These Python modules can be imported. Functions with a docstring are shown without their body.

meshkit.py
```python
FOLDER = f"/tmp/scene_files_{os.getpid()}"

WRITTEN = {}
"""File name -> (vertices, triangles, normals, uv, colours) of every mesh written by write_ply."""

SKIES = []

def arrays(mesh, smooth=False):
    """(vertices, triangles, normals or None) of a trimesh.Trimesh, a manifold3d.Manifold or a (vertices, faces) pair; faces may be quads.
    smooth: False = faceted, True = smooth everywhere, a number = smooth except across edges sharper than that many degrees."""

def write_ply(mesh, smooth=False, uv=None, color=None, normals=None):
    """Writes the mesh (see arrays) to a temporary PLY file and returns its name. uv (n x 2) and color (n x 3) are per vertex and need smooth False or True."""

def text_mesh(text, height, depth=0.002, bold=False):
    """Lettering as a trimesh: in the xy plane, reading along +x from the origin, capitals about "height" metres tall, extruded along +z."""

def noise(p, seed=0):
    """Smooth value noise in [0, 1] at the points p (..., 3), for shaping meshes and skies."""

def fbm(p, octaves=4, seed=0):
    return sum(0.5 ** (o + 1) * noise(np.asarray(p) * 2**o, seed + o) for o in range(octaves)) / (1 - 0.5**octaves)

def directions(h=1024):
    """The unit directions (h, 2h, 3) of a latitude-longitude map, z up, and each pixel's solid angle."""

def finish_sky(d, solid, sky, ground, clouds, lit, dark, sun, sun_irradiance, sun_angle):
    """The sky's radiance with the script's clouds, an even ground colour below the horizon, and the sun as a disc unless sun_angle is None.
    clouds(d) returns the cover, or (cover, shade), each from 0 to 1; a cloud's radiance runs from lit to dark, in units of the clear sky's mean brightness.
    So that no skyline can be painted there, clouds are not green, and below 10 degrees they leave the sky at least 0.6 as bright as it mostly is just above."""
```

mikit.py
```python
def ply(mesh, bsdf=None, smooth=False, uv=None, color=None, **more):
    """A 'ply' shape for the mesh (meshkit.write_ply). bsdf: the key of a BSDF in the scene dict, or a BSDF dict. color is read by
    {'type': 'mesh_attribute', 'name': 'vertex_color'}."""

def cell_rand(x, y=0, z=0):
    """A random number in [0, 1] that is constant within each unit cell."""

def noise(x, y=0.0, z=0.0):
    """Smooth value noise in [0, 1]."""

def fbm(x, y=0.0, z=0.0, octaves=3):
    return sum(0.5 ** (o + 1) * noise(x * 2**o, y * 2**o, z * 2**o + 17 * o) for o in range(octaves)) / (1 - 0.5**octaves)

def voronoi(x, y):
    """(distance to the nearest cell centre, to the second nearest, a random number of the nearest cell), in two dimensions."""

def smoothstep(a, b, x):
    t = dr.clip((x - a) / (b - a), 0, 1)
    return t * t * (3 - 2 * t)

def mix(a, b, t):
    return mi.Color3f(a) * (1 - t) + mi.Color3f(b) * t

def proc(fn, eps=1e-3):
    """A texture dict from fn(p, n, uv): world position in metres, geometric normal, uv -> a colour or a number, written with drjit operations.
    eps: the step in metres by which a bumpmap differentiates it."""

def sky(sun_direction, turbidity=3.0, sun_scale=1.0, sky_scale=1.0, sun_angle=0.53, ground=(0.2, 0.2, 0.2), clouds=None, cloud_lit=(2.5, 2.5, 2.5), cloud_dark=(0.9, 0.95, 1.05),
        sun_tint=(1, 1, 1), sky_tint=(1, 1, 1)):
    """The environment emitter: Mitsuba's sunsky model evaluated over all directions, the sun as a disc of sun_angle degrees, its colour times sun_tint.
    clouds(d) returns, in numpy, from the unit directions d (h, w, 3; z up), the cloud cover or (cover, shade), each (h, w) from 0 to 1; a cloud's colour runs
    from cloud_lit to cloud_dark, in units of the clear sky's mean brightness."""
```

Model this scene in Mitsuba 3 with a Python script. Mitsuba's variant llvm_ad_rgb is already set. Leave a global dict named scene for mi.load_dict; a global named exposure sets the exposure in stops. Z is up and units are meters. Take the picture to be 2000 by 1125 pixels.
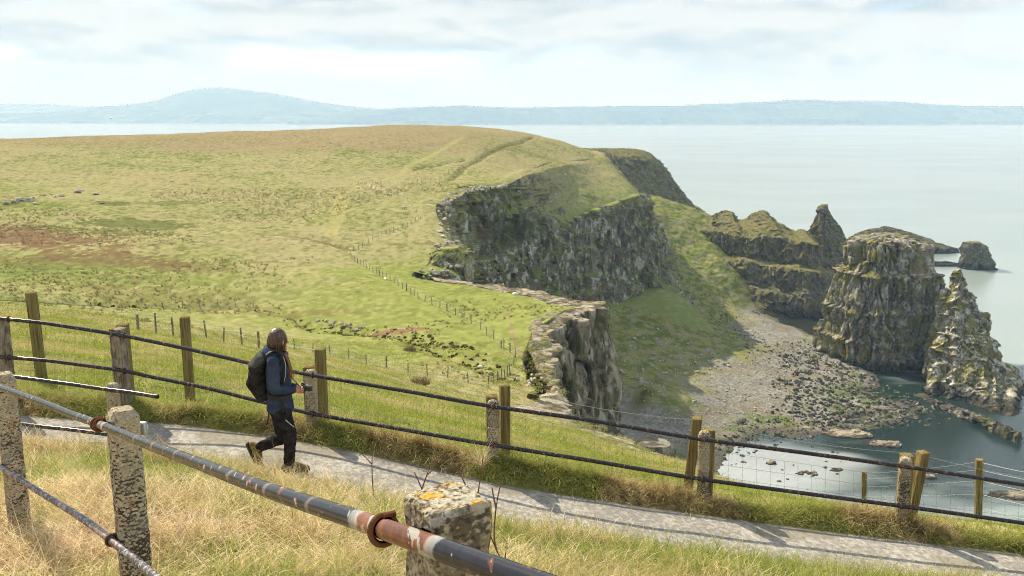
import math, random, numpy as np, trimesh, manifold3d, shapely, drjit as dr, mitsuba as mi, mikit, meshkit
from scipy.interpolate import RBFInterpolator, PchipInterpolator
from scipy.spatial import cKDTree
from mikit import noise, fbm, smoothstep, mix
T = mi.ScalarTransform4f
rng = np.random.default_rng(7)
random.seed(7)
scene, labels = {}, {}

# ---------------------------------------------------------------- camera, sky, exposure
EYE_Z, PITCH, F = 90.0, math.radians(10.9), 1750.0
scene['camera'] = {'type': 'perspective', 'fov': 2 * math.degrees(math.atan(1000 / F)), 'fov_axis': 'x', 'near_clip': 0.05, 'far_clip': 60000.0,
                   'to_world': T().look_at(origin=[0, 0, EYE_Z], target=[0, math.cos(PITCH), EYE_Z - math.sin(PITCH)], up=[0, 0, 1])}
exposure = 2.95
SUN = (-0.66, 0.75, 0.90)


def clouds(d):
    """broken banks of low cloud, seen edge-on near the horizon: white heads over blue-grey bases"""
    el = np.degrees(np.arcsin(np.clip(d[..., 2], 0, 1)))
    az = np.degrees(np.arctan2(d[..., 0], d[..., 1]))
    hi = d / (d[..., 2:3] + 0.22) * [3.4, 3.4, 0] + [5, 3, 1]
    m = np.clip((el - 12) / 16, 0, 1)
    low = np.stack([az / 7.5, el / 1.7, az * 0 + 2.2], -1)
    warp = np.stack([meshkit.fbm(low * 1.7 + 9, 3, 21) - .5, 0.6 * (meshkit.fbm(low * 1.7 + 19, 3, 22) - .5), az * 0], -1) * [0.9, 0.9, 0]

    def field(off, seed):
        return (1 - m) * meshkit.fbm(low + warp + off, 6, seed) + m * meshkit.fbm(hi + off, 6, seed)

    f = field(0, 3) + 0.34 * (1 - m) * (meshkit.fbm(low * [2.6, 2.2, 1] + warp * 2 + 31, 5, 41) - .5)
    above = field(np.array([0, 0.30, 0]), 3)                     # thicker cloud overhead leaves the underside in shade
    cover = np.clip((f - 0.34) / 0.16, 0, 1) * 0.35 + 0.62
    shade = np.clip((above - f) * 5.5 + 0.24, 0, 1) * np.clip((0.5 * f + 0.5 * above - 0.36) / 0.14, 0, 1)
    fade = np.clip((el - 0.6) / 2.6, 0, 1)
    return cover, shade * (0.12 + 0.88 * fade)


scene['sky'] = mikit.sky(SUN, turbidity=4.0, sun_scale=0.84, sky_scale=1.0, clouds=clouds, cloud_lit=(1.10, 1.10, 1.07), cloud_dark=(0.62, 0.71, 0.75), sun_tint=(0.92, 1.0, 1.04), sky_tint=(0.86, 1.0, 1.12))


# ---------------------------------------------------------------- helpers
def ray(u, v):
    a, b = (u - 1000) / F, (v - 562.5) / F
    return np.array([a, math.cos(PITCH) - b * math.sin(PITCH), -math.sin(PITCH) - b * math.cos(PITCH)])


def PY(u, v, Y):
    d = ray(u, v)
    return d * (Y / d[1]) + [0, 0, EYE_Z]


def PZ(u, v, z):
    d = ray(u, v)
    return d * ((z - EYE_Z) / d[2]) + [0, 0, EYE_Z]


USED = {}


def key_for(name, parent=None):
    base = (parent + '__' if parent else '') + name
    n = USED.get(base, 0)
    USED[base] = n + 1
    return base if n == 0 else f'{base}_{n:03d}'


def obj(name, mesh, mat, parent=None, smooth=35, **more):
    key = key_for(name, parent)
    scene[key] = mesh if isinstance(mesh, dict) else mikit.ply(mesh, mat, smooth=smooth, **more)
    return key


def put(name, shape, parent=None, to_world=None):
    key = key_for(name, parent)
    scene[key] = shape if to_world is None else {**shape, 'to_world': to_world}
    return key


def tag(key, label=None, cat=None, group=None, kind=None):
    labels[key] = {k: v for k, v in dict(label=label, category=cat, group=group, kind=kind).items() if v}
    return key


def thing(name, label, cat, group=None):
    return tag(key_for(name), label, cat, group)


def grid_faces(nr, nc, wrap=False):
    i, j = np.meshgrid(np.arange(nr - 1), np.arange(nc if wrap else nc - 1), indexing='ij')
    k = (j + 1) % nc
    return np.stack([i * nc + j, i * nc + k, (i + 1) * nc + k, (i + 1) * nc + j], -1).reshape(-1, 4)


def tri(q):
    return np.vstack([q[:, [0, 1, 2]], q[:, [0, 2, 3]]])


def tube(points, radius, sides=8, cap=True):
    p = np.asarray(points, float)
    r = np.broadcast_to(radius, (len(p),))
    t = np.gradient(p, axis=0)
    t /= np.linalg.norm(t, axis=1, keepdims=True) + 1e-12
    ref = np.array([0, 0, 1.0]) if abs(t[:, 2]).mean() < 0.8 else np.array([1.0, 0, 0])
    a = np.cross(t, ref)
    a /= np.linalg.norm(a, axis=1, keepdims=True) + 1e-12
    b = np.cross(a, t)
    ang = np.arange(sides) * 2 * np.pi / sides
    v = p[:, None] + r[:, None, None] * (np.cos(ang)[None, :, None] * a[:, None] + np.sin(ang)[None, :, None] * b[:, None])
    f = tri(grid_faces(len(p), sides, True))[:, ::-1]
    v = v.reshape(-1, 3)
    if cap:
        n = len(v)
        v = np.vstack([v, p[0], p[-1]])
        j = np.arange(sides)
        f = np.vstack([f, np.stack([np.full(sides, n), j, (j + 1) % sides], 1), np.stack([np.full(sides, n + 1), n - sides + (j + 1) % sides, n - sides + j], 1)])
    m = trimesh.Trimesh(v, f, process=False)
    fn = m.face_normals[:2 * (len(p) - 1) * sides]
    if ((m.triangles_center[:len(fn)] - p[(f[:len(fn), 0] // sides)]) * fn).sum() < 0:
        m.invert()
    return m


def join(ms):
    return trimesh.util.concatenate(ms)


def box(size, at=(0, 0, 0), bevel=0.0):
    sx, sy, sz = np.array(size) / 2
    if bevel:
        pts = []
        for a in (-1, 1):
            for b in (-1, 1):
                for c in (-1, 1):
                    pts += [(a * (sx - bevel), b * (sy - bevel), c * sz), (a * sx, b * (sy - bevel), c * (sz - bevel)), (a * (sx - bevel), b * sy, c * (sz - bevel))]
        m = trimesh.convex.convex_hull(np.array(pts))
    else:
        m = trimesh.creation.box((2 * sx, 2 * sy, 2 * sz))
    m.apply_translation(at)
    return m


def polydist(xy, poly, chunk=200000):
    """distance of each point to the polyline"""
    poly = np.asarray(poly, float)[:, :2]
    out = np.full(len(xy), 1e9)
    for a, b in zip(poly[:-1], poly[1:]):
        ab = b - a
        t = np.clip(((xy - a) @ ab) / max(ab @ ab, 1e-12), 0, 1)
        out = np.minimum(out, np.hypot(*(xy - a - t[:, None] * ab).T))
    return out


def sm(a, b, x):
    t = np.clip((x - a) / (b - a), 0, 1)
    return t * t * (3 - 2 * t)


def nz(p, scale, octaves=3, seed=0):
    return meshkit.fbm(np.asarray(p) / np.asarray(scale), octaves, seed) - 0.5


def hash3(i, seed=0):
    i = np.asarray(i, np.int64)
    h = (i[..., 0] * 374761393 + i[..., 1] * 668265263 + i[..., 2] * 2147483647 + seed * 974711) & 0xFFFFFFFF
    h = ((h ^ (h >> 13)) * 1274126177) & 0xFFFFFFFF
    return ((h ^ (h >> 16)) & 0xFFFFFF) / 16777215.0


def vnormals(v, nr, nc):
    g = v.reshape(nr, nc, 3)
    n = np.cross(np.gradient(g, axis=1), np.gradient(g, axis=0))
    n /= np.linalg.norm(n, axis=2, keepdims=True) + 1e-9
    return n.reshape(-1, 3)


NB27 = np.array([(a, b, c) for a in (-1, 0, 1) for b in (-1, 0, 1) for c in (-1, 0, 1)])


def worley(p, size, seed):
    """distance to the nearest and second nearest of scattered points, in cells, and a random number of the nearest"""
    q = np.asarray(p) / np.asarray(size, float)
    c = np.unique(np.floor(q).astype(np.int64), axis=0)
    nb = np.unique((c[:, None] + NB27[None]).reshape(-1, 3), axis=0)
    pts = nb + np.stack([hash3(nb, seed + k) for k in (1, 2, 3)], -1)
    d, i = cKDTree(pts).query(q, k=2)
    c0 = nb[i[:, 0]]
    tilt = ((q - pts[i[:, 0]]) * (np.stack([hash3(c0, seed + k) for k in (4, 5, 6)], -1) - .5)).sum(1)
    return d[:, 0], d[:, 1], hash3(c0, seed + 9), tilt


def rock_disp(p, amp=1.0, col=1.6, tall=7.0, seed=0, big=1.0):
    """blocky, columnar relief in metres at the points p"""
    w = p + np.stack([nz(p, col * 2.5, 2, seed + 1), nz(p, col * 2.5, 2, seed + 2), nz(p, col * 4, 2, seed + 3) * 2], -1) * col * 0.8
    d1, d2, r, t1 = worley(w, [col * 1.9, col * 1.9, tall], seed)
    a1, a2, r2, t2 = worley(w + 7, [col * .75, col * .75, tall * .42], seed + 20)
    out = col * ((r - .5) * 1.5 - 0.55 * (1 - sm(0, .22, d2 - d1)) - 0.15 * d1 ** 2 + 1.3 * t1) + col * ((r2 - .5) * 0.65 - 0.22 * (1 - sm(0, .25, a2 - a1)) + 0.6 * t2)
    return amp * (out + big * 7.0 * nz(p, [13, 13, 34], 3, seed + 8) + 0.5)


# ---------------------------------------------------------------- materials
def diffuse(fn):
    return {'type': 'twosided', 'bsdf': {'type': 'diffuse', 'reflectance': mikit.proc(fn)}}


def plain(rgb, rough=0.6, **k):
    return {'type': 'twosided', 'bsdf': {'type': 'principled', 'base_color': {'type': 'rgb', 'value': list(rgb)}, 'roughness': rough, **k}}


GREEN, LIME, STRAW, BROWN = (0.125, 0.154, 0.045), (0.202, 0.226, 0.068), (0.272, 0.246, 0.132), (0.120, 0.086, 0.046)
ROCKD, ROCKM, ROCKL = (0.125, 0.116, 0.10), (0.27, 0.25, 0.21), (0.52, 0.51, 0.46)
BLOBS = [  # patches of other growth in the field: centre, radii, turn, which (0 bracken, 1 rushes), strength
    (*PY(70, 478, 172)[:2], 30, 9, -0.2, 0, 1.0), (*PY(-40, 470, 175)[:2], 30, 12, 0.0, 0, 1.0), (*PY(150, 490, 166)[:2], 18, 4, -0.1, 0, .8),
    (*PY(260, 430, 195)[:2], 15, 6, 0.1, 1, 1.0), (*PY(190, 452, 185)[:2], 16, 3.5, 0.1, 1, .9), (*PY(225, 400, 216)[:2], 6, 4, 0, 1, 1.0),
    (*PY(300, 390, 222)[:2], 14, 3, 0.3, 1, .6), (*PY(250, 500, 160)[:2], 12, 3, 0, 0, .5), (*PY(480, 590, 133)[:2], 22, 2, 0.0, 0, .5),
    (*PY(130, 510, 158)[:2], 30, 4, 0.0, 0, .55), (*PY(300, 560, 140)[:2], 22, 5, 0.0, 0, .35), (*PY(785, 653, 118)[:2], 4.2, 2.4, -.2, 2, 1.2), (*PY(1035, 745, 88)[:2], 2.6, 2.6, 0, 2, 1.0)]


def seen(Y0, pts):
    return [tuple(float(q) for q in PY(u, v, Y)[:2]) for u, v, Y in pts]


LINES = [  # worn tracks (pale) and old ditches (dark) over the field: polyline, half width, colour
    (seen(0, [(700, 372, 252), (760, 350, 275), (800, 325, 305), (850, 300, 335), (905, 278, 375)]), 1.6, (0.30, 0.29, 0.12)),
    (seen(0, [(640, 460, 193), (655, 420, 213), (662, 385, 240), (700, 366, 257)]), 1.3, (0.31, 0.29, 0.12)),
    (seen(0, [(650, 462, 192), (668, 420, 213), (676, 388, 238)]), 0.9, (0.30, 0.28, 0.12)),
    (seen(0, [(805, 330, 300), (850, 322, 308), (905, 308, 325)]), 1.0, (0.10, 0.09, 0.035)),
    (seen(0, [(868, 352, 270), (905, 325, 305), (950, 300, 345), (1000, 284, 375), (1040, 268, 415)]), 1.4, (0.12, 0.11, 0.04)),
    (seen(0, [(520, 458, 192), (575, 459, 192), (640, 468, 188), (690, 485, 181)]), 1.0, (0.14, 0.11, 0.05)),
    (seen(0, [(990, 612, 128), (996, 640, 119), (1006, 672, 106), (1030, 716, 96)]), 0.35, (0.22, 0.17, 0.11))]


def grass_colour(p, tint=1.0):
    x, y = p.x, p.y
    big = fbm(x / 38, y / 26, 3.1, 3)
    mid = fbm(x / 7.5 + 9, y / 8.0, 1.7, 3)
    fine = fbm(x / 0.9, y / 1.3, p.z / 0.6, 3)
    lush = smoothstep(1.6, 0.2, dr.square((x + 12) / 46) + dr.square((y - 135) / 42))
    c = mix(GREEN, LIME, smoothstep(0.25, 0.7, mid * 0.35 + fine * 0.35 + 0.3 * big + 0.12 * lush))
    dry = smoothstep(0.40, 0.66, big * 0.45 + mid * 0.22 + fine * 0.33 + 0.10 * smoothstep(170, 330, y) - 0.13 * lush)
    c = mix(c, STRAW, dry * 0.9)
    moor = smoothstep(0.3, 0.7, smoothstep(285, 350, y + 40 * (mid - 0.5) - 0.16 * dr.abs(x + 120)) * 0.85 * (0.55 + fine) + 0.3 * (big - .5)) * (1 - smoothstep(-30, 25, x - (y - 400) * .2))
    c = mix(c, (0.235, 0.190, 0.110), moor * 0.75)
    for poly, wd, col in LINES:
        dd = mi.Float(1e9)
        for (ax, ay), (bx, by) in zip(poly[:-1], poly[1:]):
            ex, ey = bx - ax, by - ay
            t = dr.clip(((x - ax) * ex + (y - ay) * ey) / (ex * ex + ey * ey), 0, 1)
            dd = dr.minimum(dd, dr.square(x - ax - t * ex) + dr.square(y - ay - t * ey))
        c = mix(c, col, 0.75 * smoothstep(wd, wd * 0.3, dr.sqrt(dd) + 1.2 * wd * (mid - 0.5) + wd * (fine - .5)))
    for cx, cy, rx, ry, a, kind, s in BLOBS:
        dx, dy = x - cx, y - cy
        q = dr.square((dx * math.cos(a) + dy * math.sin(a)) / rx) + dr.square((dy * math.cos(a) - dx * math.sin(a)) / ry)
        w = s * smoothstep(1.25, 0.35, q + 2.4 * (mid - 0.5) + 2.6 * (fine - .5))
        c = mix(c, ((0.165, 0.108, 0.062), (0.095, 0.112, 0.035), (0.21, 0.125, 0.09))[kind], w * 0.72)
    speck = smoothstep(0.60, 0.74, noise(x / 1.1 + 31, y / 1.5, 0.5)) * smoothstep(0.42, 0.75, fbm(x / 23 + 7, y / 17, .3, 2) + 0.1)
    c = mix(c, BROWN, speck * 0.5 * smoothstep(60, 110, y))
    return c * (0.70 + 0.60 * fine) * tint


def rock_colour(p, n, seed=0.0, light=0.0, moss=0.5, guano=0.0):
    f = fbm(p.x / 1.1 + seed, p.y / 1.1, p.z / 5.5, 4)
    g = fbm(p.x / 0.55 + seed, p.y / 0.55, p.z / 0.8, 3)
    h = fbm(p.x / 9 + seed, p.y / 9, p.z / 7, 3)
    c = mix(ROCKD, ROCKM, smoothstep(0.3, 0.66, 0.6 * f + 0.4 * g + light))
    c = mix(c, (0.17, 0.12, 0.065), 0.5 * smoothstep(0.48, 0.68, h))
    if moss:
        c = mix(c, (0.125, 0.125, 0.035), moss * smoothstep(0.44, 0.62, fbm(p.x / 3 + seed + 5, p.y / 3, p.z / 5, 3) + 0.25 * n.z))
    c = mix(c, ROCKL, smoothstep(0.57, 0.70, 0.62 * f + 0.38 * g + light * 0.5) * 0.7)
    if guano:
        c = mix(c, (0.48, 0.47, 0.42), guano * smoothstep(0.52, 0.68, 0.55 * fbm(p.x / 1.0 + 3, p.y / 1.0, p.z / 2.2, 4) + 0.45 * g + 0.10 * n.z + 0.1 * (h - .5)))
    return c


def hill_fn(p, n, uv):
    rock = smoothstep(0.62, 0.48, n.z + 0.3 * (fbm(p.x / 2, p.y / 2, p.z / 2, 3) - 0.5)) * smoothstep(30, 45, p.y)
    near = smoothstep(13, 9, p.y - 0.12 * p.x)
    g = mix(grass_colour(p), mix((0.34, 0.27, 0.155), (0.50, 0.42, 0.26), fbm(p.x / 0.15, p.y / 0.15, 1, 3)), near * 0.85)
    return mix(g, rock_colour(p, n), rock)


def cliff_fn(p, n, uv):
    k = n.z + 0.75 * (fbm(p.x / 4.2 + 4, p.y / 4.2, p.z / 2.0, 4) - 0.5)
    k = k + 0.16 * smoothstep(44, 58, p.z)
    grass = smoothstep(0.36, 0.49, k)
    g = mix(grass_colour(p), (0.15, 0.21, 0.045), 0.75 * smoothstep(72, 45, p.z))
    r = rock_colour(p, n, 0.0, 0.0, 0.8)
    rib = fbm(p.x / 1.5 + 40, p.y / 1.5, p.z / 6.0, 3) * 0.7 + 0.3 * noise(p.x / .7, p.y / .7, p.z / 2.2)  # pale and dark streaks painted for relief contrast the shaded wall lacks
    r = mix(r, (0.52, 0.53, 0.48), 0.85 * smoothstep(0.54, 0.64, rib) * smoothstep(.38, .55, fbm(p.x / 7, p.y / 7, p.z / 5, 2)))
    r = mix(r, (0.05, 0.05, 0.048), 0.7 * smoothstep(0.45, 0.36, rib))
    scree = smoothstep(0.5, 0.6, fbm(p.x / 5 + 2, p.y / 7, 0.7, 4) + 0.03 * (4 - p.z)) * smoothstep(10, 4.5, p.z) * smoothstep(0.45, 0.65, n.z)
    g = mix(g, (0.27, 0.24, 0.13), 0.55 * smoothstep(0.5, 0.66, fbm(p.x / 2.2 + 8, p.y / 2.2, p.z / 1.1, 4)))
    s = mix((0.11, 0.105, 0.095), (0.33, 0.31, 0.27), smoothstep(0.35, 0.7, fbm(p.x / 0.9, p.y / 0.9, p.z, 3)))
    return mix(mix(r, g, grass), s, scree)


def near_cliff_fn(p, n, uv):
    k = n.z + 0.6 * (fbm(p.x / 2.2 + 4, p.y / 2.2, p.z / 1.8, 4) - 0.5)
    grass = smoothstep(0.30, 0.46, k)
    f = fbm(p.x / 0.7, p.y / 0.7, p.z / 4.5, 4)
    g = fbm(p.x / 2.4 + 3, p.y / 2.4, p.z / 6, 3)
    c = mix((0.085, 0.074, 0.058), (0.30, 0.265, 0.20), smoothstep(0.36, 0.64, 0.6 * f + .4 * g))
    c = mix(c, (0.05, 0.046, 0.04), 0.7 * smoothstep(0.44, 0.36, fbm(p.x / 0.5 + 3, p.y / 0.5, p.z / 2.4, 3)))
    c = mix(c, (0.42, 0.40, 0.34), 0.7 * smoothstep(0.56, 0.7, fbm(p.x / 1.1 + 9, p.y / 1.1, p.z / 2.2, 3)))
    c = mix(c, (0.07, 0.085, 0.03), 0.55 * smoothstep(0.52, 0.68, fbm(p.x / 1.8 + 19, p.y / 1.8, p.z / 3, 3)))
    return mix(c, grass_colour(p), grass)


def stack_fn(p, n, uv):
    c = rock_colour(p, n, 2.0, 0.0, 0.7)
    m = fbm(p.x / 2.2 + 3, p.y / 2.2, p.z / 3.0, 3)
    g = fbm(p.x / 0.6, p.y / 0.6, p.z / 0.8, 3)
    w = smoothstep(0.50, 0.62, 0.5 * m + 0.35 * g + 0.10 * dr.maximum(n.z, 0) + 0.03)
    c = mix(c, mix((0.62, 0.58, 0.49), (0.42, 0.41, 0.36), g), w * 0.9)
    c = mix(c, (0.17, 0.165, 0.03), 0.75 * smoothstep(0.50, 0.62, fbm(p.x / 2.6 + 13, p.y / 2.6, p.z / 4.5, 3) + 0.04 * smoothstep(30, 45, p.z)))
    c = mix(c, (0.055, 0.05, 0.045), 0.85 * smoothstep(0.43, 0.36, 0.7 * fbm(p.x / 1.3 + 6, p.y / 1.3, p.z / 9.0, 3) + 0.3 * g))
    cap = smoothstep(0.30, 0.55, n.z) * smoothstep(43.2, 44.8, p.z + 1.2 * (g - .5))
    c = mix(c, mix((0.64, 0.55, 0.42), (0.50, 0.46, 0.30), fbm(p.x / 2.5, p.y / 2.5, 1, 3)), cap)
    return mix(c, (0.03, 0.028, 0.026), smoothstep(4.0, 1.6, p.z + 2.5 * (fbm(p.x / 2, p.y / 2, 1, 2) - .5)) * 0.85)


def ridge_fn(p, n, uv):
    k = n.z + 0.5 * (fbm(p.x / 3.2 + 4, p.y / 3.2, p.z / 2.2, 4) - 0.5)
    grass = smoothstep(0.5, 0.66, k) * smoothstep(10, 20, p.z)
    c = rock_colour(p, n, 6.0, -0.10, 0.6) * 0.8
    c = mix(c, mix((0.10, 0.11, 0.035), (0.21, 0.185, 0.085), fbm(p.x / 1.6, p.y / 1.6, p.z, 3)), grass)
    return mix(c, (0.03, 0.028, 0.026), smoothstep(4.5, 2.0, p.z + 3 * (fbm(p.x / 3, p.y / 3, 1, 2) - .5)) * 0.8)


def shore_fn(p, n, uv):
    f = fbm(p.x / 0.8, p.y / 0.8, 0.3, 3)
    m = fbm(p.x / 7, p.y / 7, 2.3, 3)
    c = mix((0.135, 0.134, 0.116), (0.275, 0.27, 0.24), smoothstep(0.3, 0.7, 0.6 * f + 0.4 * fbm(p.x / 0.4, p.y / 0.4, 0.3, 2)))
    c = mix(c, (0.17, 0.145, 0.095), 0.6 * smoothstep(0.46, 0.62, m))
    weed = smoothstep(0.5, 0.62, fbm(p.x / 4.5 + 7, p.y / 4.5, 1.3, 3)) * smoothstep(1.6, 0.9, p.z) * smoothstep(-.2, .2, p.z)
    c = mix(c, (0.09, 0.125, 0.035), weed * 0.8)
    c = mix(c, (0.06, 0.057, 0.05), smoothstep(0.7, 0.15, p.z) * 0.8)
    up = smoothstep(3.8, 6.5, p.z + 4 * (m - 0.5))
    k = fbm(p.x / 2.4 + 4, p.y / 2.4, p.z / 2.4, 3)
    g = mix((0.115, 0.145, 0.032), (0.22, 0.215, 0.075), smoothstep(0.35, 0.65, fbm(p.x / 3, p.y / 3, p.z / 1.2, 4)))
    g = mix(g, (0.24, 0.22, 0.17), 0.7 * smoothstep(0.56, 0.68, k))
    return mix(c, g, up)


for key, fn in dict(hill_ground=hill_fn, cliff_rock=cliff_fn, near_cliff_rock=near_cliff_fn, stack_rock=stack_fn, ridge_rock=ridge_fn, shore_ground=shore_fn).items():
    scene[key] = diffuse(fn)
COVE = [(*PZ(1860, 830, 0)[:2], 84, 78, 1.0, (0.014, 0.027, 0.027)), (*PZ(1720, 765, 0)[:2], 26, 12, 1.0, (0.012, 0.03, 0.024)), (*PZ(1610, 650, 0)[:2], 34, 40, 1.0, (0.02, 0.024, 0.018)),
        (*PZ(1490, 910, 0)[:2], 30, 17, 0.85, (0.33, 0.36, 0.38)), (*PZ(1400, 960, 0)[:2], 26, 20, 0.8, (0.33, 0.36, 0.38)), (*PZ(1760, 1000, 0)[:2], 22, 12, 0.55, (0.20, 0.24, 0.26))]  # dark entries: painted stack reflections and kelp; pale ones: painted sky reflection


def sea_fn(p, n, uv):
    """milky sea; cove painted pale for reflected sky, dark for reflected stacks and kelp"""
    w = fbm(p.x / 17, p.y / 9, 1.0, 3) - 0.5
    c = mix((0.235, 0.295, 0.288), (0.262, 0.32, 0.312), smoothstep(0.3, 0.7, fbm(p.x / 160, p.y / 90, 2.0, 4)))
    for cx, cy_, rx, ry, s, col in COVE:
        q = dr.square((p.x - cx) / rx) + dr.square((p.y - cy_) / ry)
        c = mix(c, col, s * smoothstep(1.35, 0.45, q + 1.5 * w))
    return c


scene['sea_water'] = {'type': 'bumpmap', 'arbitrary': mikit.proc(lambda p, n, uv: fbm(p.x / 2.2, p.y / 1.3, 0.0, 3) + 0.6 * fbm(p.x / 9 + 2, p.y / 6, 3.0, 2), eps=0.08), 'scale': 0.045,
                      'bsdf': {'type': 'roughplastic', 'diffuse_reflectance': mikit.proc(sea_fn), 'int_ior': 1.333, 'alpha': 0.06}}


def far_fn(p, n, uv):
    f = noise(p.x / 420, p.y / 900, 2.0)
    g = mikit.cell_rand(p.x / 260 + 0.4 * noise(p.x / 200, p.y / 300, 1), p.y / 420, 0)
    return mix((0.035, 0.05, 0.035), (0.07, 0.09, 0.045), smoothstep(0.45, 0.75, 0.5 * f + 0.5 * g) * smoothstep(330, 60, p.z))


scene['far_land'] = diffuse(far_fn)
# ---------------------------------------------------------------- the land: upper ground as one height function
CTRL = [(0, 0, 88.35), (0, -6, 88.9), (-6, -4, 88.8), (6, -6, 88.5), (-5, 2, 87.95), (5, 2, 87.2), (-20, -10, 89.5), (20, -20, 88)]


def cy(u, v, Y):
    CTRL.append(tuple(PY(u, v, Y)))


def cz(u, v, z):
    CTRL.append(tuple(PZ(u, v, EYE_Z + z)))


# foreground bank down to the path (heights relative to the eye)
for u, v, z in [(10, 1050, -2.87), (-150, 950, -3.2), (300, 980, -3.1), (650, 1010, -3.5), (900, 1125, -3.35), (1300, 1125, -3.9), (1700, 1125, -4.45), (2000, 1120, -4.85), (2300, 1150, -5.1)]:
    cz(u, v, z)
PATH_IMG = [(-420, 812, -3.45), (-150, 828, -3.55), (60, 842, -3.62), (250, 850, -3.68), (420, 870, -3.76), (600, 900, -3.84), (800, 944, -3.98), (1000, 986, -4.14), (1250, 1024, -4.33), (1500, 1058, -4.53), (1750, 1090, -4.72), (2050, 1125, -4.92), (2400, 1165, -5.15)]
PATH = np.array([PZ(u, v, EYE_Z + z) for u, v, z in PATH_IMG])
CTRL += [tuple(p) for p in PATH]
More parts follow.
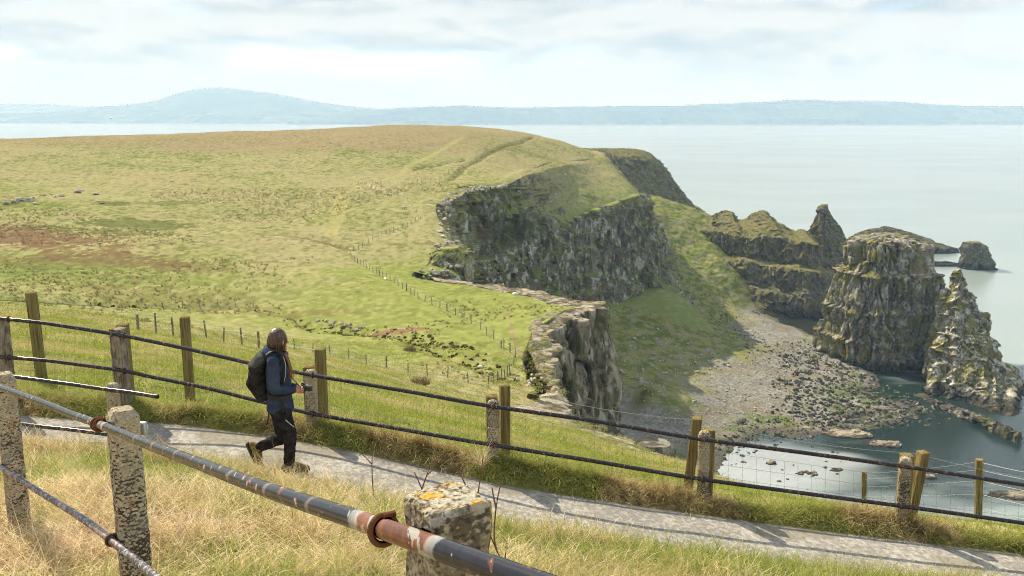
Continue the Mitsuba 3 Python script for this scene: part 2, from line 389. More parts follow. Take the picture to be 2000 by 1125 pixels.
# slope beyond the fence
for u, v, Y in [(372, 752, 13.5), (80, 690, 16), (632, 806, 13), (985, 880, 13), (1350, 938, 12.6), (1790, 1012, 11.3), (2050, 1045, 11), (0, 640, 26), (250, 660, 28), (500, 720, 26), (750, 780, 25), (900, 825, 22),
                (1000, 856, 19), (1170, 896, 17.5), (1280, 930, 16.5), (1430, 975, 15), (1600, 1000, 14)]:
    cy(u, v, Y)
for u, v, Y in [(0, 600, 70), (300, 628, 70), (500, 668, 66), (700, 722, 62), (850, 765, 58), (960, 800, 55), (1050, 832, 55), (1150, 850, 56), (1250, 872, 54), (1300, 890, 50)]:
    cy(u, v + 4, Y)
for u, v, Y in [(440, 660, 95), (640, 705, 92), (760, 722, 88), (915, 752, 83), (1000, 745, 90), (1060, 760, 84), (600, 645, 122), (530, 606, 135), (400, 600, 135), (200, 600, 125), (0, 562, 135), (800, 665, 112), (880, 690, 104),
                (980, 660, 112), (820, 580, 140), (760, 545, 155), (700, 500, 176), (685, 490, 180), (550, 500, 172), (400, 500, 168), (200, 500, 162), (0, 500, 160), (550, 420, 216), (300, 420, 205), (0, 430, 190),
                (770, 440, 205), (830, 425, 212), (795, 385, 240), (705, 360, 262), (500, 330, 290), (250, 350, 260), (0, 350, 255), (0, 300, 305), (500, 290, 335), (800, 300, 330), (830, 345, 285), (900, 320, 310), (1000, 290, 365), (1040, 268, 415),
                (500, 259, 395), (250, 271, 360), (0, 280, 340), (-300, 292, 320), (800, 246, 440), (900, 248, 440), (1000, 257, 435), (1100, 277, 425), (1135, 290, 425), (1160, 300, 430),
                (1000, 560, 146), (1100, 580, 133), (1170, 592, 125), (900, 548, 156), (840, 542, 161), (1080, 648, 110), (1070, 690, 101), (1000, 610, 128), (1090, 742, 89), (1120, 797, 79), (790, 528, 166), (800, 470, 190), (800, 400, 224),
                (870, 362, 256), (955, 350, 282), (1020, 331, 331), (1090, 311, 376), (1130, 302, 408), (-500, 500, 150), (-500, 400, 190), (-600, 600, 80), (-500, 640, 25)]:
    cy(u, v, Y)
CTRL += [(-400, 470, 70), (-100, 560, 70), (60, 560, 66), (-900, 350, 60), (-300, -50, 84), (-60, 0, 88)]
CTRL = np.array(CTRL)
_tps = RBFInterpolator(CTRL[:, :2], CTRL[:, 2], kernel='linear', smoothing=0.0)
_tps2 = RBFInterpolator(CTRL[:, :2], CTRL[:, 2], kernel='thin_plate_spline', smoothing=0.3)
_s = np.hypot(np.diff(PATH[:, 0]), np.diff(PATH[:, 1]))
_pl = np.concatenate([[0], np.cumsum(_s)])
_ps = np.linspace(0, _pl[-1], 240)
PATHF = np.stack([PchipInterpolator(_pl, PATH[:, k])(_ps) for k in range(3)], 1)
PATH_T = np.gradient(PATHF[:, :2], axis=0)
PATH_T /= np.linalg.norm(PATH_T, axis=1, keepdims=True)
PATH_N = np.stack([-PATH_T[:, 1], PATH_T[:, 0]], 1)      # points away from the camera
_ptree = cKDTree(PATHF[:, :2])
PATH_HALF = 0.50


def path_coords(xy):
    d, i = _ptree.query(xy)
    side = ((xy - PATHF[i, :2]) * PATH_N[i]).sum(1)
    return side, PATHF[i, 2], d


ST = [  # inland, upper rim, foot of the upper band, lower rim, foot of the wall, foot of the talus
    [(790, 530, 166), (834, 541, 163.5), (850, 580, 163), (880, 620, 172), (900, 680, 172), (930, 720, 180)],
    [(800, 470, 190), (880, 474, 184), (905, 525, 184), (930, 580, 205), (950, 665, 205), (980, 705, 215)],
    [(800, 400, 224), (852, 396, 224), (868, 445, 222), (945, 532, 232), (965, 620, 232), (1000, 675, 240)],
    [(870, 362, 256), (912, 383, 248), (922, 432, 246), (968, 494, 258), (985, 615, 256), (1050, 685, 258)],
    [(955, 350, 282), (978, 391, 262), (986, 424, 260), (1040, 463, 287), (1060, 603, 283), (1120, 705, 280)],
    [(1020, 331, 331), (1042, 372, 308), (1048, 392, 304), (1100, 438, 314), (1120, 592, 310), (1180, 738, 295)],
    [(1090, 311, 376), (1104, 348, 347), (1112, 372, 343), (1150, 413, 337), (1180, 592, 330), (1232, 744, 296)],
    [(1130, 302, 408), (1162, 340, 377), (1168, 356, 371), (1200, 395, 355), (1218, 586, 346), (1292, 737, 304)],
    [(1150, 302, 424), (1206, 350, 396), (1212, 360, 390), (1238, 380, 370), (1275, 560, 358), (1360, 718, 312)],
    [(1160, 300, 440), (1222, 353, 412), (1228, 360, 406), (1250, 380, 385), (1345, 590, 358), (1442, 692, 322)],
    [(1160, 296, 480), (1190, 340, 455), (1195, 346, 450), (1230, 374, 425), (1330, 590, 392), (1400, 645, 362)]]


def dense(vals, k=5):
    vals = np.array(vals, float)
    s = np.arange(len(vals))
    return PchipInterpolator(s, vals, axis=0)(np.linspace(0, len(vals) - 1, (len(vals) - 1) * k + 1))


MAIN = [[PY(*st[k]) for st in ST] for k in range(6)]
for k in range(5, 11):                                           # where no upper band shows, an even grass slope runs down to the wall
    a_, b_ = np.array(MAIN[0][k]), np.array(MAIN[3][k])
    for r_, t_ in ((1, 0.30), (2, 0.66)):
        MAIN[r_][k] = a_ + (b_ - a_) * t_ + [0, 0, 1.6 * math.sin(math.pi * t_)]
MAIN = [dense(r, 6) for r in MAIN[1:]]


RIM = [(60, -30), (26, 6)] + [tuple(PY(u, v, Y)[:2]) for u, v, Y in [(2000, 1035, 17), (1600, 985, 19), (1430, 975, 22), (1345, 940, 30), (1306, 892, 48), (1262, 872, 57), (1205, 855, 63), (1150, 832, 71), (1115, 800, 79), (1085, 745, 89), (1066, 692, 100), (1082, 648, 110), (1130, 616, 118),
        (1180, 590, 124.5), (1100, 576, 133), (1000, 556, 146.5), (905, 545, 156)]] + [tuple(q[:2]) for q in MAIN[0]] + [(62, 560), (-100, 640), (-700, 600), (-1200, 400), (-1200, -60), (60, -60)]
RIM_POLY = shapely.Polygon(RIM)
RIM_LINE = np.array(RIM[1:-5])
DITCH = [[PY(u, v, Y) for u, v, Y in [(-50, 606, 122), (130, 602, 127), (300, 600, 133), (450, 597, 137), (540, 606, 135), (600, 632, 126)]],
         [PY(u, v, Y) for u, v, Y in [(600, 632, 126), (650, 648, 121), (720, 655, 118), (800, 668, 112), (870, 700, 102), (960, 728, 95), (1000, 742, 91)]],
         [PY(u, v, Y) for u, v, Y in [(780, 668, 113), (820, 675, 111), (870, 682, 108), (920, 690, 105)]]]
GROOVES = [np.array([(*q, 0) for q in poly]) for poly, _, col in LINES if col[0] < 0.2]


def big_height(xy):
    xy = np.asarray(xy, float)
    z = np.empty(len(xy))
    for k in range(0, len(xy), 60000):
        q = xy[k:k + 60000]
        far = sm(30, 60, np.hypot(q[:, 0], q[:, 1]))
        z[k:k + 60000] = _tps2(q)
    return z


def ground(xy, fine=True):
    xy = np.asarray(xy, float)
    z = big_height(xy)
    r = np.hypot(xy[:, 0], xy[:, 1])
    p3 = np.column_stack([xy, np.zeros(len(xy))])
    # the path lies level in the slope, its outer side banked up
    near = r < 40
    if near.any():
        side, pz, d = path_coords(xy[near])
        w = sm(1.3, 0.7, np.abs(side)) * (d < 3)
        zz = z[near] * (1 - w) + w * (pz + 0.02 * side - 0.05)
        bank = sm(0.48, 0.72, side) * sm(2.2, 1.0, side) * (d < 4)
        zz += 0.10 * bank * (0.6 + 0.9 * meshkit.noise(p3[near] / 0.5, 3))
        z[near] = zz
        onpath = np.zeros(len(xy))
        onpath[near] = sm(0.9, 0.5, np.abs(side)) * (d < 2)
    else:
        onpath = 0
    for poly, depth, width in ((DITCH[0], 0.7, 1.3), (DITCH[1], 0.55, 2.6), (DITCH[2], 0.3, 1.5)):
        d = polydist(xy, np.array(poly)) + 2.0 * nz(p3, 3.0, 2, 41)
        z -= depth * sm(width, width * 0.25, d)
    for poly in GROOVES:
        z -= 0.7 * sm(2.0, 0.4, polydist(xy, poly) + 1.5 * nz(p3, 3.0, 2, 43))
    if fine:
        z += (1 - onpath) * (1.5 * nz(p3, 26, 2, 3) * sm(60, 130, r) + 0.6 * nz(p3, 7.5, 3, 5) * sm(12, 70, r) + 0.22 * nz(p3, 1.6, 3, 9) * sm(10, 45, r) * (0.5 + 0.5 * sm(220, 110, r))
                             + 0.10 * nz(p3, 0.55, 3, 12) * sm(60, 15, r) + 0.22 * nz(p3, 1.4, 2, 21) * sm(30, 6, r))
    return z


def ground1(x, y):
    return float(ground(np.array([[x, y]]))[0])


az = np.radians(np.concatenate([np.linspace(-180, -42, 70)[:-1], np.linspace(-40, 35, 700), np.linspace(36, 180, 70)[1:-1]]))
rad = np.concatenate([[0.3, 0.8, 1.3], np.geomspace(1.8, 560, 660), [640, 760, 900, 1100]])
RR, AA = np.meshgrid(rad, az, indexing='ij')
xy = np.stack([RR * np.sin(AA), RR * np.cos(AA)], -1).reshape(-1, 2)
inside = shapely.contains_xy(RIM_POLY, xy[:, 0], xy[:, 1])
rd = polydist(xy, np.array(RIM + [RIM[0]]))
z = ground(xy)
nearright = (xy[:, 1] < 48) & (xy[:, 0] > 0)
out = np.where(inside, np.where(nearright | (xy[:, 1] > 440), 0, np.maximum(0, 2.6 - rd)), rd + np.where(nearright, 0, 2.6))
z = z - np.where(nearright, out * 1.3, out * 14)
z = np.maximum(z, -12)
keep = ((out < 9) | (nearright & (z > -11)))
f = tri(grid_faces(len(rad), len(az), True))
f = f[keep[f].all(1)][:, ::-1]
hill = trimesh.Trimesh(np.column_stack([xy, z]), f, process=False)
hill.remove_unreferenced_vertices()
if hill.face_normals[:, 2].mean() < 0:
    hill.invert()
tag(obj('hill', hill, 'hill_ground', smooth=True), kind='structure')

# the path: a worn concrete strip lying in the slope
nw = 13
off = np.linspace(-PATH_HALF, PATH_HALF, nw)
pv = []
for i in range(len(PATHF)):
    for o in off:
        q = PATHF[i, :2] + PATH_N[i] * (o + 0.05 * math.sin(i * 0.7) * (abs(o) > 0.5))
        pv.append((*q, PATHF[i, 2] + 0.02 * o + 0.012 - 0.03 * (abs(o) / PATH_HALF) ** 4))
pv = np.array(pv)
pv[:, 2] += 0.012 * nz(pv, [0.5, 0.5, 5], 2, 8)


def path_fn(p, n, uv):
    f = fbm(p.x / 0.035, p.y / 0.035, 1.0, 3)
    m = fbm(p.x / 0.7, p.y / 0.5, 2.0, 3)
    c = mix((0.22, 0.21, 0.195), (0.41, 0.395, 0.365), smoothstep(0.3, 0.72, f * 0.6 + m * 0.4))
    return mix(c, (0.16, 0.145, 0.10), 0.55 * smoothstep(0.55, 0.68, m))


scene['path_concrete'] = diffuse(path_fn)
tag(obj('path', (pv, grid_faces(len(PATHF), nw)), 'path_concrete', smooth=True), kind='structure')

# ---------------------------------------------------------------- cliffs
def loft(rows, nu, nv, amp, seed, col=1.6, tall=7.0, lip=None, floor=0.0, notch=None, lipfrom=0.0, big=1.0):
    """rows: list of rows, each a list of stations (x,y,z); returns vertices, counts"""
    R = np.array(rows, float)                                   # (nrows, nst, 3)
    s = np.linspace(0, 1, R.shape[1])
    S = np.linspace(0, 1, nu)
    A = PchipInterpolator(s, R, axis=1)(S)                      # along the cliff
    seg = np.linalg.norm(np.diff(R, axis=0), axis=2).mean(1)
    t = np.concatenate([[0], np.cumsum(seg)]) / seg.sum()
    Tt = np.linspace(0, 1, nv)
    lin = np.stack([[np.interp(Tt, t, A[:, i, k]) for k in range(3)] for i in range(nu)], 0).transpose(2, 0, 1)
    pc = PchipInterpolator(t, A, axis=0)(Tt)
    v = (0.6 * lin + 0.4 * pc)
    n = vnormals(v.reshape(-1, 3), nv, nu)
    steep = 1 - np.abs(n[:, 2])
    w = np.maximum(sm(0.24, 0.56, steep), floor)
    ramp = np.repeat(sm(0, 0.06 if lip is None else t[lip] * 0.95, Tt), nu)
    if lip is not None:
        w = np.maximum(w, np.repeat(sm(t[lip] * 0.96, t[lip] * 1.05, Tt), nu) * np.tile(sm(lipfrom - .05, lipfrom + .05, S), nv))
    p = v.reshape(-1, 3)
    d = rock_disp(p, amp, col, tall, seed, big) * w * ramp + (1 - w) * (1.8 * nz(p, 7, 3, seed + 30) + 0.9 * nz(p, 1.8, 3, seed + 31)) * ramp
    if notch is not None:
        for q, rad_, dep in notch:
            d -= dep * sm(1, 0.2, np.linalg.norm((p - q) / rad_, axis=1))
    hd = n * [1, 1, 0.25]
    p = p + hd * d[:, None]
    # horizontal ledges in the steep part
    return p, nv, nu


def cliff_mesh(rows, nu, nv, amp, seed, **k):
    p, a, b = loft(rows, nu, nv, amp, seed, **k)
    return p, grid_faces(a, b)


def orient(pf, toward=(0, 0, 90)):
    m = trimesh.Trimesh(pf[0], tri(pf[1]), process=False)
    c = m.triangles_center
    if ((np.array(toward) - c) * m.face_normals).sum() < 0:
        m.invert()
    return m


rows = [np.array(r) for r in MAIN]
rim1 = rows[0]
tang = np.gradient(rim1[:, :2], axis=0)
inl = np.stack([-tang[:, 1], tang[:, 0]], 1)
inl /= np.linalg.norm(inl, axis=1, keepdims=True)
rim1[:, 2] = ground(rim1[:, :2], False) - 0.15
in6, in3 = rim1[:, :2] + inl * 6.5, rim1[:, :2] + inl * 3.3
top0 = np.column_stack([in6, ground(in6, False) - 0.55])
top1 = np.column_stack([in3, ground(in3, False) + 0.15])
scoop = [(PY(1035, 350, 325), (9, 9, 6), 5.5), (PY(1062, 372, 318), (6, 6, 4), 4), (PY(1078, 404, 320), (9, 6, 4), 4), (PY(1125, 385, 352), (10, 6, 4), 3), (PY(935, 470, 240), (9, 7, 5), 4), (PY(1000, 515, 262), (7, 6, 6), 4), (PY(905, 500, 205), (8, 8, 5), 4), (PY(1178, 352, 385), (8, 8, 4), 3)]
tag(obj('cliff', orient(cliff_mesh([top0, top1] + rows, 560, 330, 1.1, 3, col=2.0, tall=19, notch=scoop)), 'cliff_rock', smooth=True), kind='structure')

# the near headland's cliff, a curtain from its rim down into the cove
TIP = [((840, 541, 162), 0.5), ((915, 546, 154), 0.5), ((1000, 556, 146), 0.5), ((1100, 576, 133), 0.5), ((1180, 590, 124.5), 0.7), ((1172, 603, 121), 0.8), ((1130, 616, 118), 0.9), ((1104, 630, 114), 0.9), ((1080, 648, 110), 0.9), ((1066, 690, 101), 1.0), ((1083, 742, 90), 1.0), ((1112, 796, 79), .8), ((1150, 830, 71), .8), ((1205, 853, 63), .8), ((1262, 868, 57), .8), ((1304, 886, 51), 1.0)]
BASE = [(1010, 700, 30), (1010, 700, 20), (1010, 700, 8), (1140, 740, 6), (1235, 800, 4), (1232, 830, 4), (1225, 845, 6), (1205, 845, 9), (1195, 850, 12), (1190, 870, 22), (1180, 870, 32), (1190, 878, 42), (1215, 890, 46), (1245, 900, 46), (1280, 912, 44), (1318, 935, 40)]
r1 = dense([PY(*a) for a, _ in TIP])
zbase = dense([[b[2]] for b in BASE])[:, 0]
inwd = dense([(PY(1000, 620, 120)[:2] - [4, -2] - PY(*a)[:2]) / np.linalg.norm(PY(1000, 620, 120)[:2] - [4, -2] - PY(*a)[:2]) if k < 12 else np.array([-0.55, -0.83]) for k, (a, _) in enumerate(TIP)])
r0, rh, r2, r3 = [], [], [], []
for k, p in enumerate(r1):
    inw = inwd[k] / np.linalg.norm(inwd[k])
    p[:2] += inw * (2.2 * (meshkit.fbm(np.array([[p[0] / 3.5, p[1] / 3.5, 0]]), 3, 77)[0] - .5) * 2 + 0.3)
    p[2] = ground(np.array([p[:2]]), fine=False)[0] - 0.1
    q, qh = p[:2] + inw * 6.0, p[:2] + inw * 3.4
    r0.append([*q, ground(np.array([q]))[0] - 0.35])
    rh.append([*qh, ground(np.array([qh]))[0] + 0.12])
    h = p[2] - zbase[k]
    r2.append([*(p[:2] - inw * (0.3 + 0.03 * h)), p[2] - 0.35 * h])
    r3.append([*(p[:2] - inw * (1.0 + 0.10 * h)), zbase[k] - 1])
cave = [(PY(1130, 700, 105), (1.5, 4, 25), 2.5), (PY(1165, 690, 113), (1.2, 2.5, 25), 2.0)]
tag(obj('cliff', orient(cliff_mesh([r0, rh, r1, r2, r3], 580, 270, 0.62, 17, col=1.35, tall=6.5, lip=2, notch=cave, lipfrom=0.36)), 'near_cliff_rock', smooth=True), kind='structure')

# the headland farther on
HL = [  # back, top edge, mid, foot
    [(1100, 290, 640), (1120, 300, 560), (1130, 345, 545), (1140, 420, 530)],
    [(1150, 290, 660), (1165, 298, 570), (1175, 350, 555), (1185, 430, 540)],
    [(1200, 290, 670), (1205, 303, 580), (1215, 345, 565), (1240, 430, 545)],
    [(1240, 291, 680), (1250, 305, 592), (1265, 350, 575), (1290, 440, 550)],
    [(1268, 298, 690), (1285, 325, 600), (1300, 375, 580), (1320, 440, 555)],
    [(1290, 325, 700), (1318, 365, 606), (1330, 395, 590), (1350, 440, 560)],
    [(1310, 370, 710), (1350, 398, 612), (1365, 415, 600), (1385, 450, 570)],
    [(1320, 400, 720), (1372, 412, 620), (1385, 425, 610), (1400, 460, 590)]]
tag(obj('headland', orient(cliff_mesh([[PY(*st[k]) for st in HL] for k in range(4)], 280, 140, 1.2, 29, col=2.6, tall=9, floor=0.75)), 'ridge_rock', smooth=True), kind='structure')

# ---------------------------------------------------------------- the shore: talus, shingle, sea bed, the green corridor
SH = [PZ(u, v, z) for u, v, z in [(1300, 830, 2.6), (1400, 800, 2.4), (1500, 760, 2.2), (1450, 720, 4), (1550, 715, 2.2), (1600, 700, 2), (1250, 790, 4), (1230, 745, 6), (1200, 800, 4), (1150, 760, 8), (1180, 900, 3), (1262, 880, 2), (1340, 900, 1.2),
      (1400, 860, 0.7), (1445, 830, 0.7), (1500, 815, 0.8), (1550, 790, 1.3), (1620, 800, 0.7), (1680, 775, 0.9), (1560, 815, .7), (1640, 830, 0.25), (1780, 800, 0.3), (1700, 815, 0.1), (1480, 900, -.6), (1420, 930, -.3), (1540, 870, -.5), (1620, 860, -.5), (1650, 930, -2), (1800, 900, -3),
      (1950, 960, -4), (1720, 768, -.6), (1760, 775, -.5), (1660, 668, -.6), (1600, 655, -.4), (1560, 650, 0.8), (1640, 715, 1.6), (1580, 680, 2), (1500, 670, 4), (1520, 640, 3), (1460, 680, 5.5), (1490, 625, 5), (1700, 1000, -4), (1400, 1000, -1), (1900, 800, -5), (2000, 900, -6), (2000, 700, -6), (1900, 600, -6), (1950, 500, -6), (1850, 650, -5), (2100, 400, -8),
      (1680, 740, 1), (1740, 745, -.4), (1640, 780, 0.9), (1700, 800, 0.6), (1750, 815, 0.5), (1690, 830, 0.3), (1620, 830, 0.5), (1790, 830, -.5), (1580, 840, .4), (1810, 770, .4), (1840, 600, -4), (1820, 530, -3), (1800, 500, -3), (1760, 1050, -5), (2200, 900, -9), (2300, 500, -9), (1560, 960, -1.2)]]
SH += [PY(u, v, Y) for u, v, Y in [(1440, 640, 362), (1450, 602, 395), (1400, 595, 385), (1380, 545, 405), (1350, 500, 430), (1300, 430, 455), (1260, 378, 485), (1300, 393, 505), (1340, 410, 512), (1390, 424, 500), (1430, 440, 480), (1400, 500, 430), (1430, 550, 410), (1270, 410, 455),
       (1620, 500, 450), (1640, 480, 475), (1660, 520, 450), (1600, 500, 455), (1330, 550, 385), (1240, 400, 470)]]
SH += [(120, 640, -6), (200, 640, -8), (75, 570, 22), (40, 260, 10), (20, 200, 14), (30, 140, 8), (40, 90, 6), (60, 60, 4), (20, 50, 20), (0, 300, 20), (0, 420, 40), (140, 540, 2), (180, 500, -4)]
SH += [np.array([*PY(u, v, Y)[:2], z_]) for u, v, Y, z_ in [(1540, 640, 388, -1), (1600, 640, 386, -1), (1560, 600, 402, -1), (1620, 600, 405, -1), (1505, 600, 398, 1.5), (1580, 560, 420, 0), (1655, 600, 415, -1), (1470, 590, 404, 5), (1530, 560, 425, 4), (1640, 560, 428, 4)]]
SH = np.array(SH)
_sh = RBFInterpolator(SH[:, :2], SH[:, 2], kernel='linear', smoothing=0.0)
_sh2 = RBFInterpolator(SH[:, :2], SH[:, 2], kernel='thin_plate_spline', smoothing=2.0)


def shore_z(xy, fine=True):
    xy = np.asarray(xy, float)
    z = 0.75 * _sh(xy) + 0.25 * _sh2(xy)
    if fine:
        p3 = np.column_stack([xy, np.zeros(len(xy))])
        up = sm(4, 12, z)
        z = z + nz(p3, 9, 3, 51) * (0.7 + 1.6 * up) + nz(p3, 1.6, 3, 52) * (0.45 + 0.9 * up)
    return z


gx, gy = np.meshgrid(np.arange(14, 262, 0.75), np.concatenate([np.arange(36, 240, 1.6), np.arange(240, 430, 0.75), np.arange(430, 640, 1.5)]))
sxy = np.stack([gx, gy], -1).reshape(-1, 2)
sz = shore_z(sxy)
shore = trimesh.Trimesh(np.column_stack([sxy, sz]), tri(grid_faces(*gx.shape)), process=False)
fz = shore.vertices[shore.faces][:, :, 2].max(1)
shore.update_faces(fz > -3)
shore.remove_unreferenced_vertices()
if shore.face_normals[:, 2].mean() < 0:
    shore.invert()
tag(obj('shore', shore, 'shore_ground', smooth=True), kind='structure')

sea = trimesh.Trimesh([(-30000, -3000, 0), (30000, -3000, 0), (30000, 30000, 0), (-30000, 30000, 0)], [(0, 1, 2), (0, 2, 3)], process=False)
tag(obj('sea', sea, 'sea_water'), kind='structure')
bed = trimesh.Trimesh([(-30000, -3000, -14), (30000, -3000, -14), (30000, 30000, -14), (-30000, 30000, -14)], [(0, 1, 2), (0, 2, 3)], process=False)

# ---------------------------------------------------------------- sea stacks and rocks
def rock_body(cx, cy_, profile, plan, nphi, nzv, amp, seed, col=1.6, tall=6.0, rot=0.0, ledges=(), top_noise=1.0, big=1.0, cap=0.12):
    """profile: (z, half width x, half width y, offset x, offset y); plan: superellipse exponent"""
    P = np.array(profile, float)
    zz = np.linspace(P[0, 0], P[-1, 0], nzv)
    W = np.stack([np.interp(zz, P[:, 0], P[:, k]) for k in range(1, 5)], 1)
    ph = np.linspace(0, 2 * np.pi, nphi, endpoint=False)
    e = 2.0 / plan
    c, s = np.cos(ph), np.sin(ph)
    X = np.sign(c) * np.abs(c) ** e
    Y = np.sign(s) * np.abs(s) ** e
    v = np.stack([W[:, 0:1] * X[None], W[:, 1:2] * Y[None], np.repeat(zz[:, None], nphi, 1)], -1)
    R = np.array([[math.cos(rot), -math.sin(rot)], [math.sin(rot), math.cos(rot)]])
    v[..., :2] = v[..., :2] @ R.T + W[:, None, 2:4]
    # cap rows towards the centre
    caps = []
    top = v[-1]
    cen = top.mean(0)
    for k in np.linspace(0, 1, 26)[1:]:
        q = top * (1 - k) + cen * k
        q[:, 2] = P[-1, 0] + P[-1, 1] * cap * (1 - (1 - k) ** 2) * top_noise
        caps.append(q)
    v = np.concatenate([v, np.array(caps)], 0)
    nr = len(v)
    p = v.reshape(-1, 3) + [cx, cy_, 0]
    n = np.concatenate([v[..., :2] - W[-1, 2:4] if False else v[..., :2] - v[..., :2].mean(1, keepdims=True), np.zeros(v.shape[:2] + (1,))], -1)
    n /= np.linalg.norm(n, axis=-1, keepdims=True) + 1e-9
    n[nzv:, :, :2] *= np.linspace(1, 0, nr - nzv)[:, None, None]
    n = n.reshape(-1, 3)
    d = rock_disp(p, amp, col, tall, seed, big)
    for lz, depth, th in ledges:
        zl = p[:, 2] + 1.8 * nz(p, 9, 2, seed + 77)
        d += depth * (sm(lz - th, lz - 0.1 * th, zl) - sm(lz - 0.1 * th, lz + th * .5, zl))
    p = p + n * d[:, None]
    up = np.zeros(len(p))
    up[nzv * nphi:] = 1
    p[:, 2] += up * top_noise * (2.2 * nz(p, 5, 3, seed + 60) + 0.8 * nz(p, 1.2, 2, seed + 61))
    return orient((p, grid_faces(nr, nphi, True)), toward=(cx * 0, 0, 90))


c = PZ(1722, 700, 0)
cxs, cys = PY(1720, 600, 328)[0], 328
stack = rock_body(cxs, cys, [(-3, 20.2, 18, 0, 0), (3, 19.3, 17.5, 0, 0), (9, 18.8, 17.2, -.3, 0), (10, 18.2, 17.0, -.3, 0), (20, 17.7, 16.2, 0, 0), (21, 17.1, 15.9, 0, 0), (33.5, 16.3, 15.2, .4, 0), (34.5, 13.3, 12.8, .4, 0), (42.5, 12.9, 12.4, 0.4, 0), (44.4, 12.2, 11.8, 0.3, 0)], 2.8, 440, 300, 0.95, 101, col=2.3, tall=15.0, rot=0.25, ledges=[(34.3, 1.0, 2.2), (20.5, .8, 2.2), (9.5, .8, 2)], top_noise=0.6, big=0.35, cap=0.40)
tag(obj('sea_stack', stack, 'stack_rock', smooth=40), 'tall broad flat-topped rock stack with pale grassy cap rising from the shore', 'sea stack')
WALL = [  # crest (u, v, Y) and the foot at the water (u, v)
    ((1813, 730, 303), (1805, 777)), ((1819, 655, 306), (1809, 779)), ((1826, 600, 307), (1815, 781)), ((1834, 572, 307), (1824, 783)), ((1843, 562, 307), (1832, 784)), ((1856, 556, 307), (1840, 785)), ((1864, 548, 307), (1846, 786)), ((1867, 527, 307), (1852, 788)), ((1874, 523, 307), (1858, 790)), ((1880, 545, 307), (1864, 792)), ((1886, 566, 306), (1872, 795)), ((1900, 574, 305), (1890, 799)), ((1908, 604, 304), (1902, 803)),
    ((1922, 612, 302), (1916, 808)), ((1930, 655, 300), (1930, 816)), ((1944, 664, 298), (1942, 822)), ((1954, 705, 296), (1952, 828)), ((1976, 715, 293), (1972, 838)), ((1984, 752, 291), (1984, 846)), ((2004, 760, 288), (1998, 856)), ((2050, 802, 279), (2050, 886)), ((2110, 840, 270), (2110, 918))]
crest = np.array([PY(*a) for a, _ in WALL])
foot = np.array([PZ(u, v, -1.5) for (_, (u, v)) in WALL])
mid = crest * 0.45 + foot * 0.55 + np.array([0, -1.0, 0])
top_ = crest * 0.82 + foot * 0.18
back = crest + np.array([3.0, 5.0, 0])
back[:, 2] *= 0.6
rear = crest + np.array([6.0, 11.0, 0])
rear[:, 2] = -3
wl = [dense(r, 4) for r in (rear, back, crest, top_, mid, foot)]
wl[2][:, 2] += 2.2 * nz(wl[2] * [1, 1, 0], 2.6, 2, 801) * sm(0, 12, wl[2][:, 2])
tag(obj('sea_stack', orient(cliff_mesh(wl, 340, 300, 0.7, 131, col=2.2, tall=10, floor=1.0, big=0.3)), 'stack_rock', smooth=True), 'jagged wall-like rock stack with a pinnacle, sloping down to the right edge', 'sea stack')

# stepped ridge between the green corridor and the broad stack
RG = [  # back, crest, rim 1, foot 1, rim 2, foot 2, rim 3, foot 3, foot
    [(1300, 420, 520), (1338, 424, 490), (1342, 440, 470), (1352, 468, 466), (1362, 476, 455), (1375, 520, 450), (1390, 540, 430), (1400, 560, 420), (1410, 580, 408)],
    [(1350, 430, 520), (1385, 432, 482), (1375, 452, 452), (1390, 490, 446), (1400, 500, 438), (1415, 540, 432), (1430, 556, 420), (1445, 580, 412), (1455, 606, 398)],
    [(1400, 425, 520), (1420, 408, 470), (1420, 460, 440), (1430, 500, 436), (1440, 512, 426), (1455, 548, 420), (1465, 562, 412), (1480, 590, 406), (1500, 620, 390)],
    [(1450, 440, 510), (1452, 432, 460), (1470, 462, 430), (1478, 506, 426), (1485, 518, 418), (1498, 560, 412), (1508, 575, 404), (1515, 608, 400), (1530, 636, 388)],
    [(1480, 440, 510), (1492, 414, 458), (1520, 466, 424), (1526, 514, 420), (1530, 524, 412), (1540, 570, 406), (1545, 585, 400), (1552, 622, 396), (1565, 655, 380)],
    [(1530, 455, 505), (1530, 446, 456), (1560, 470, 418), (1566, 518, 414), (1572, 530, 406), (1578, 576, 401), (1582, 592, 396), (1588, 630, 392), (1600, 664, 376)],
    [(1575, 475, 500), (1568, 452, 455), (1588, 474, 416), (1600, 522, 413), (1612, 532, 407), (1620, 578, 402), (1622, 596, 398), (1628, 634, 394), (1640, 664, 380)],
    [(1590, 500, 500), (1590, 485, 455), (1598, 490, 440), (1618, 530, 436), (1640, 545, 430), (1650, 585, 425), (1655, 600, 422), (1660, 634, 418), (1670, 650, 410)]]
rw = [dense([PY(*st[k]) for st in RG], 3) for k in range(9)]
for k in range(9):
    rw[k] = rw[k] + np.stack([nz(rw[k] * [1, 1, 0], 9, 2, 300 + k), nz(rw[k] * [1, 1, 0], 9, 2, 320 + k), 1.3 * nz(rw[k] * [1, 1, 0], 6, 3, 340 + k)], -1) * 4.5
tag(obj('rock_ridge', orient(cliff_mesh(rw, 400, 290, 0.85, 61, col=1.8, tall=6, floor=0.85)), 'ridge_rock', smooth=True), 'stepped dark rock ridge with mossy ledges left of the broad stack', 'rock ridge')

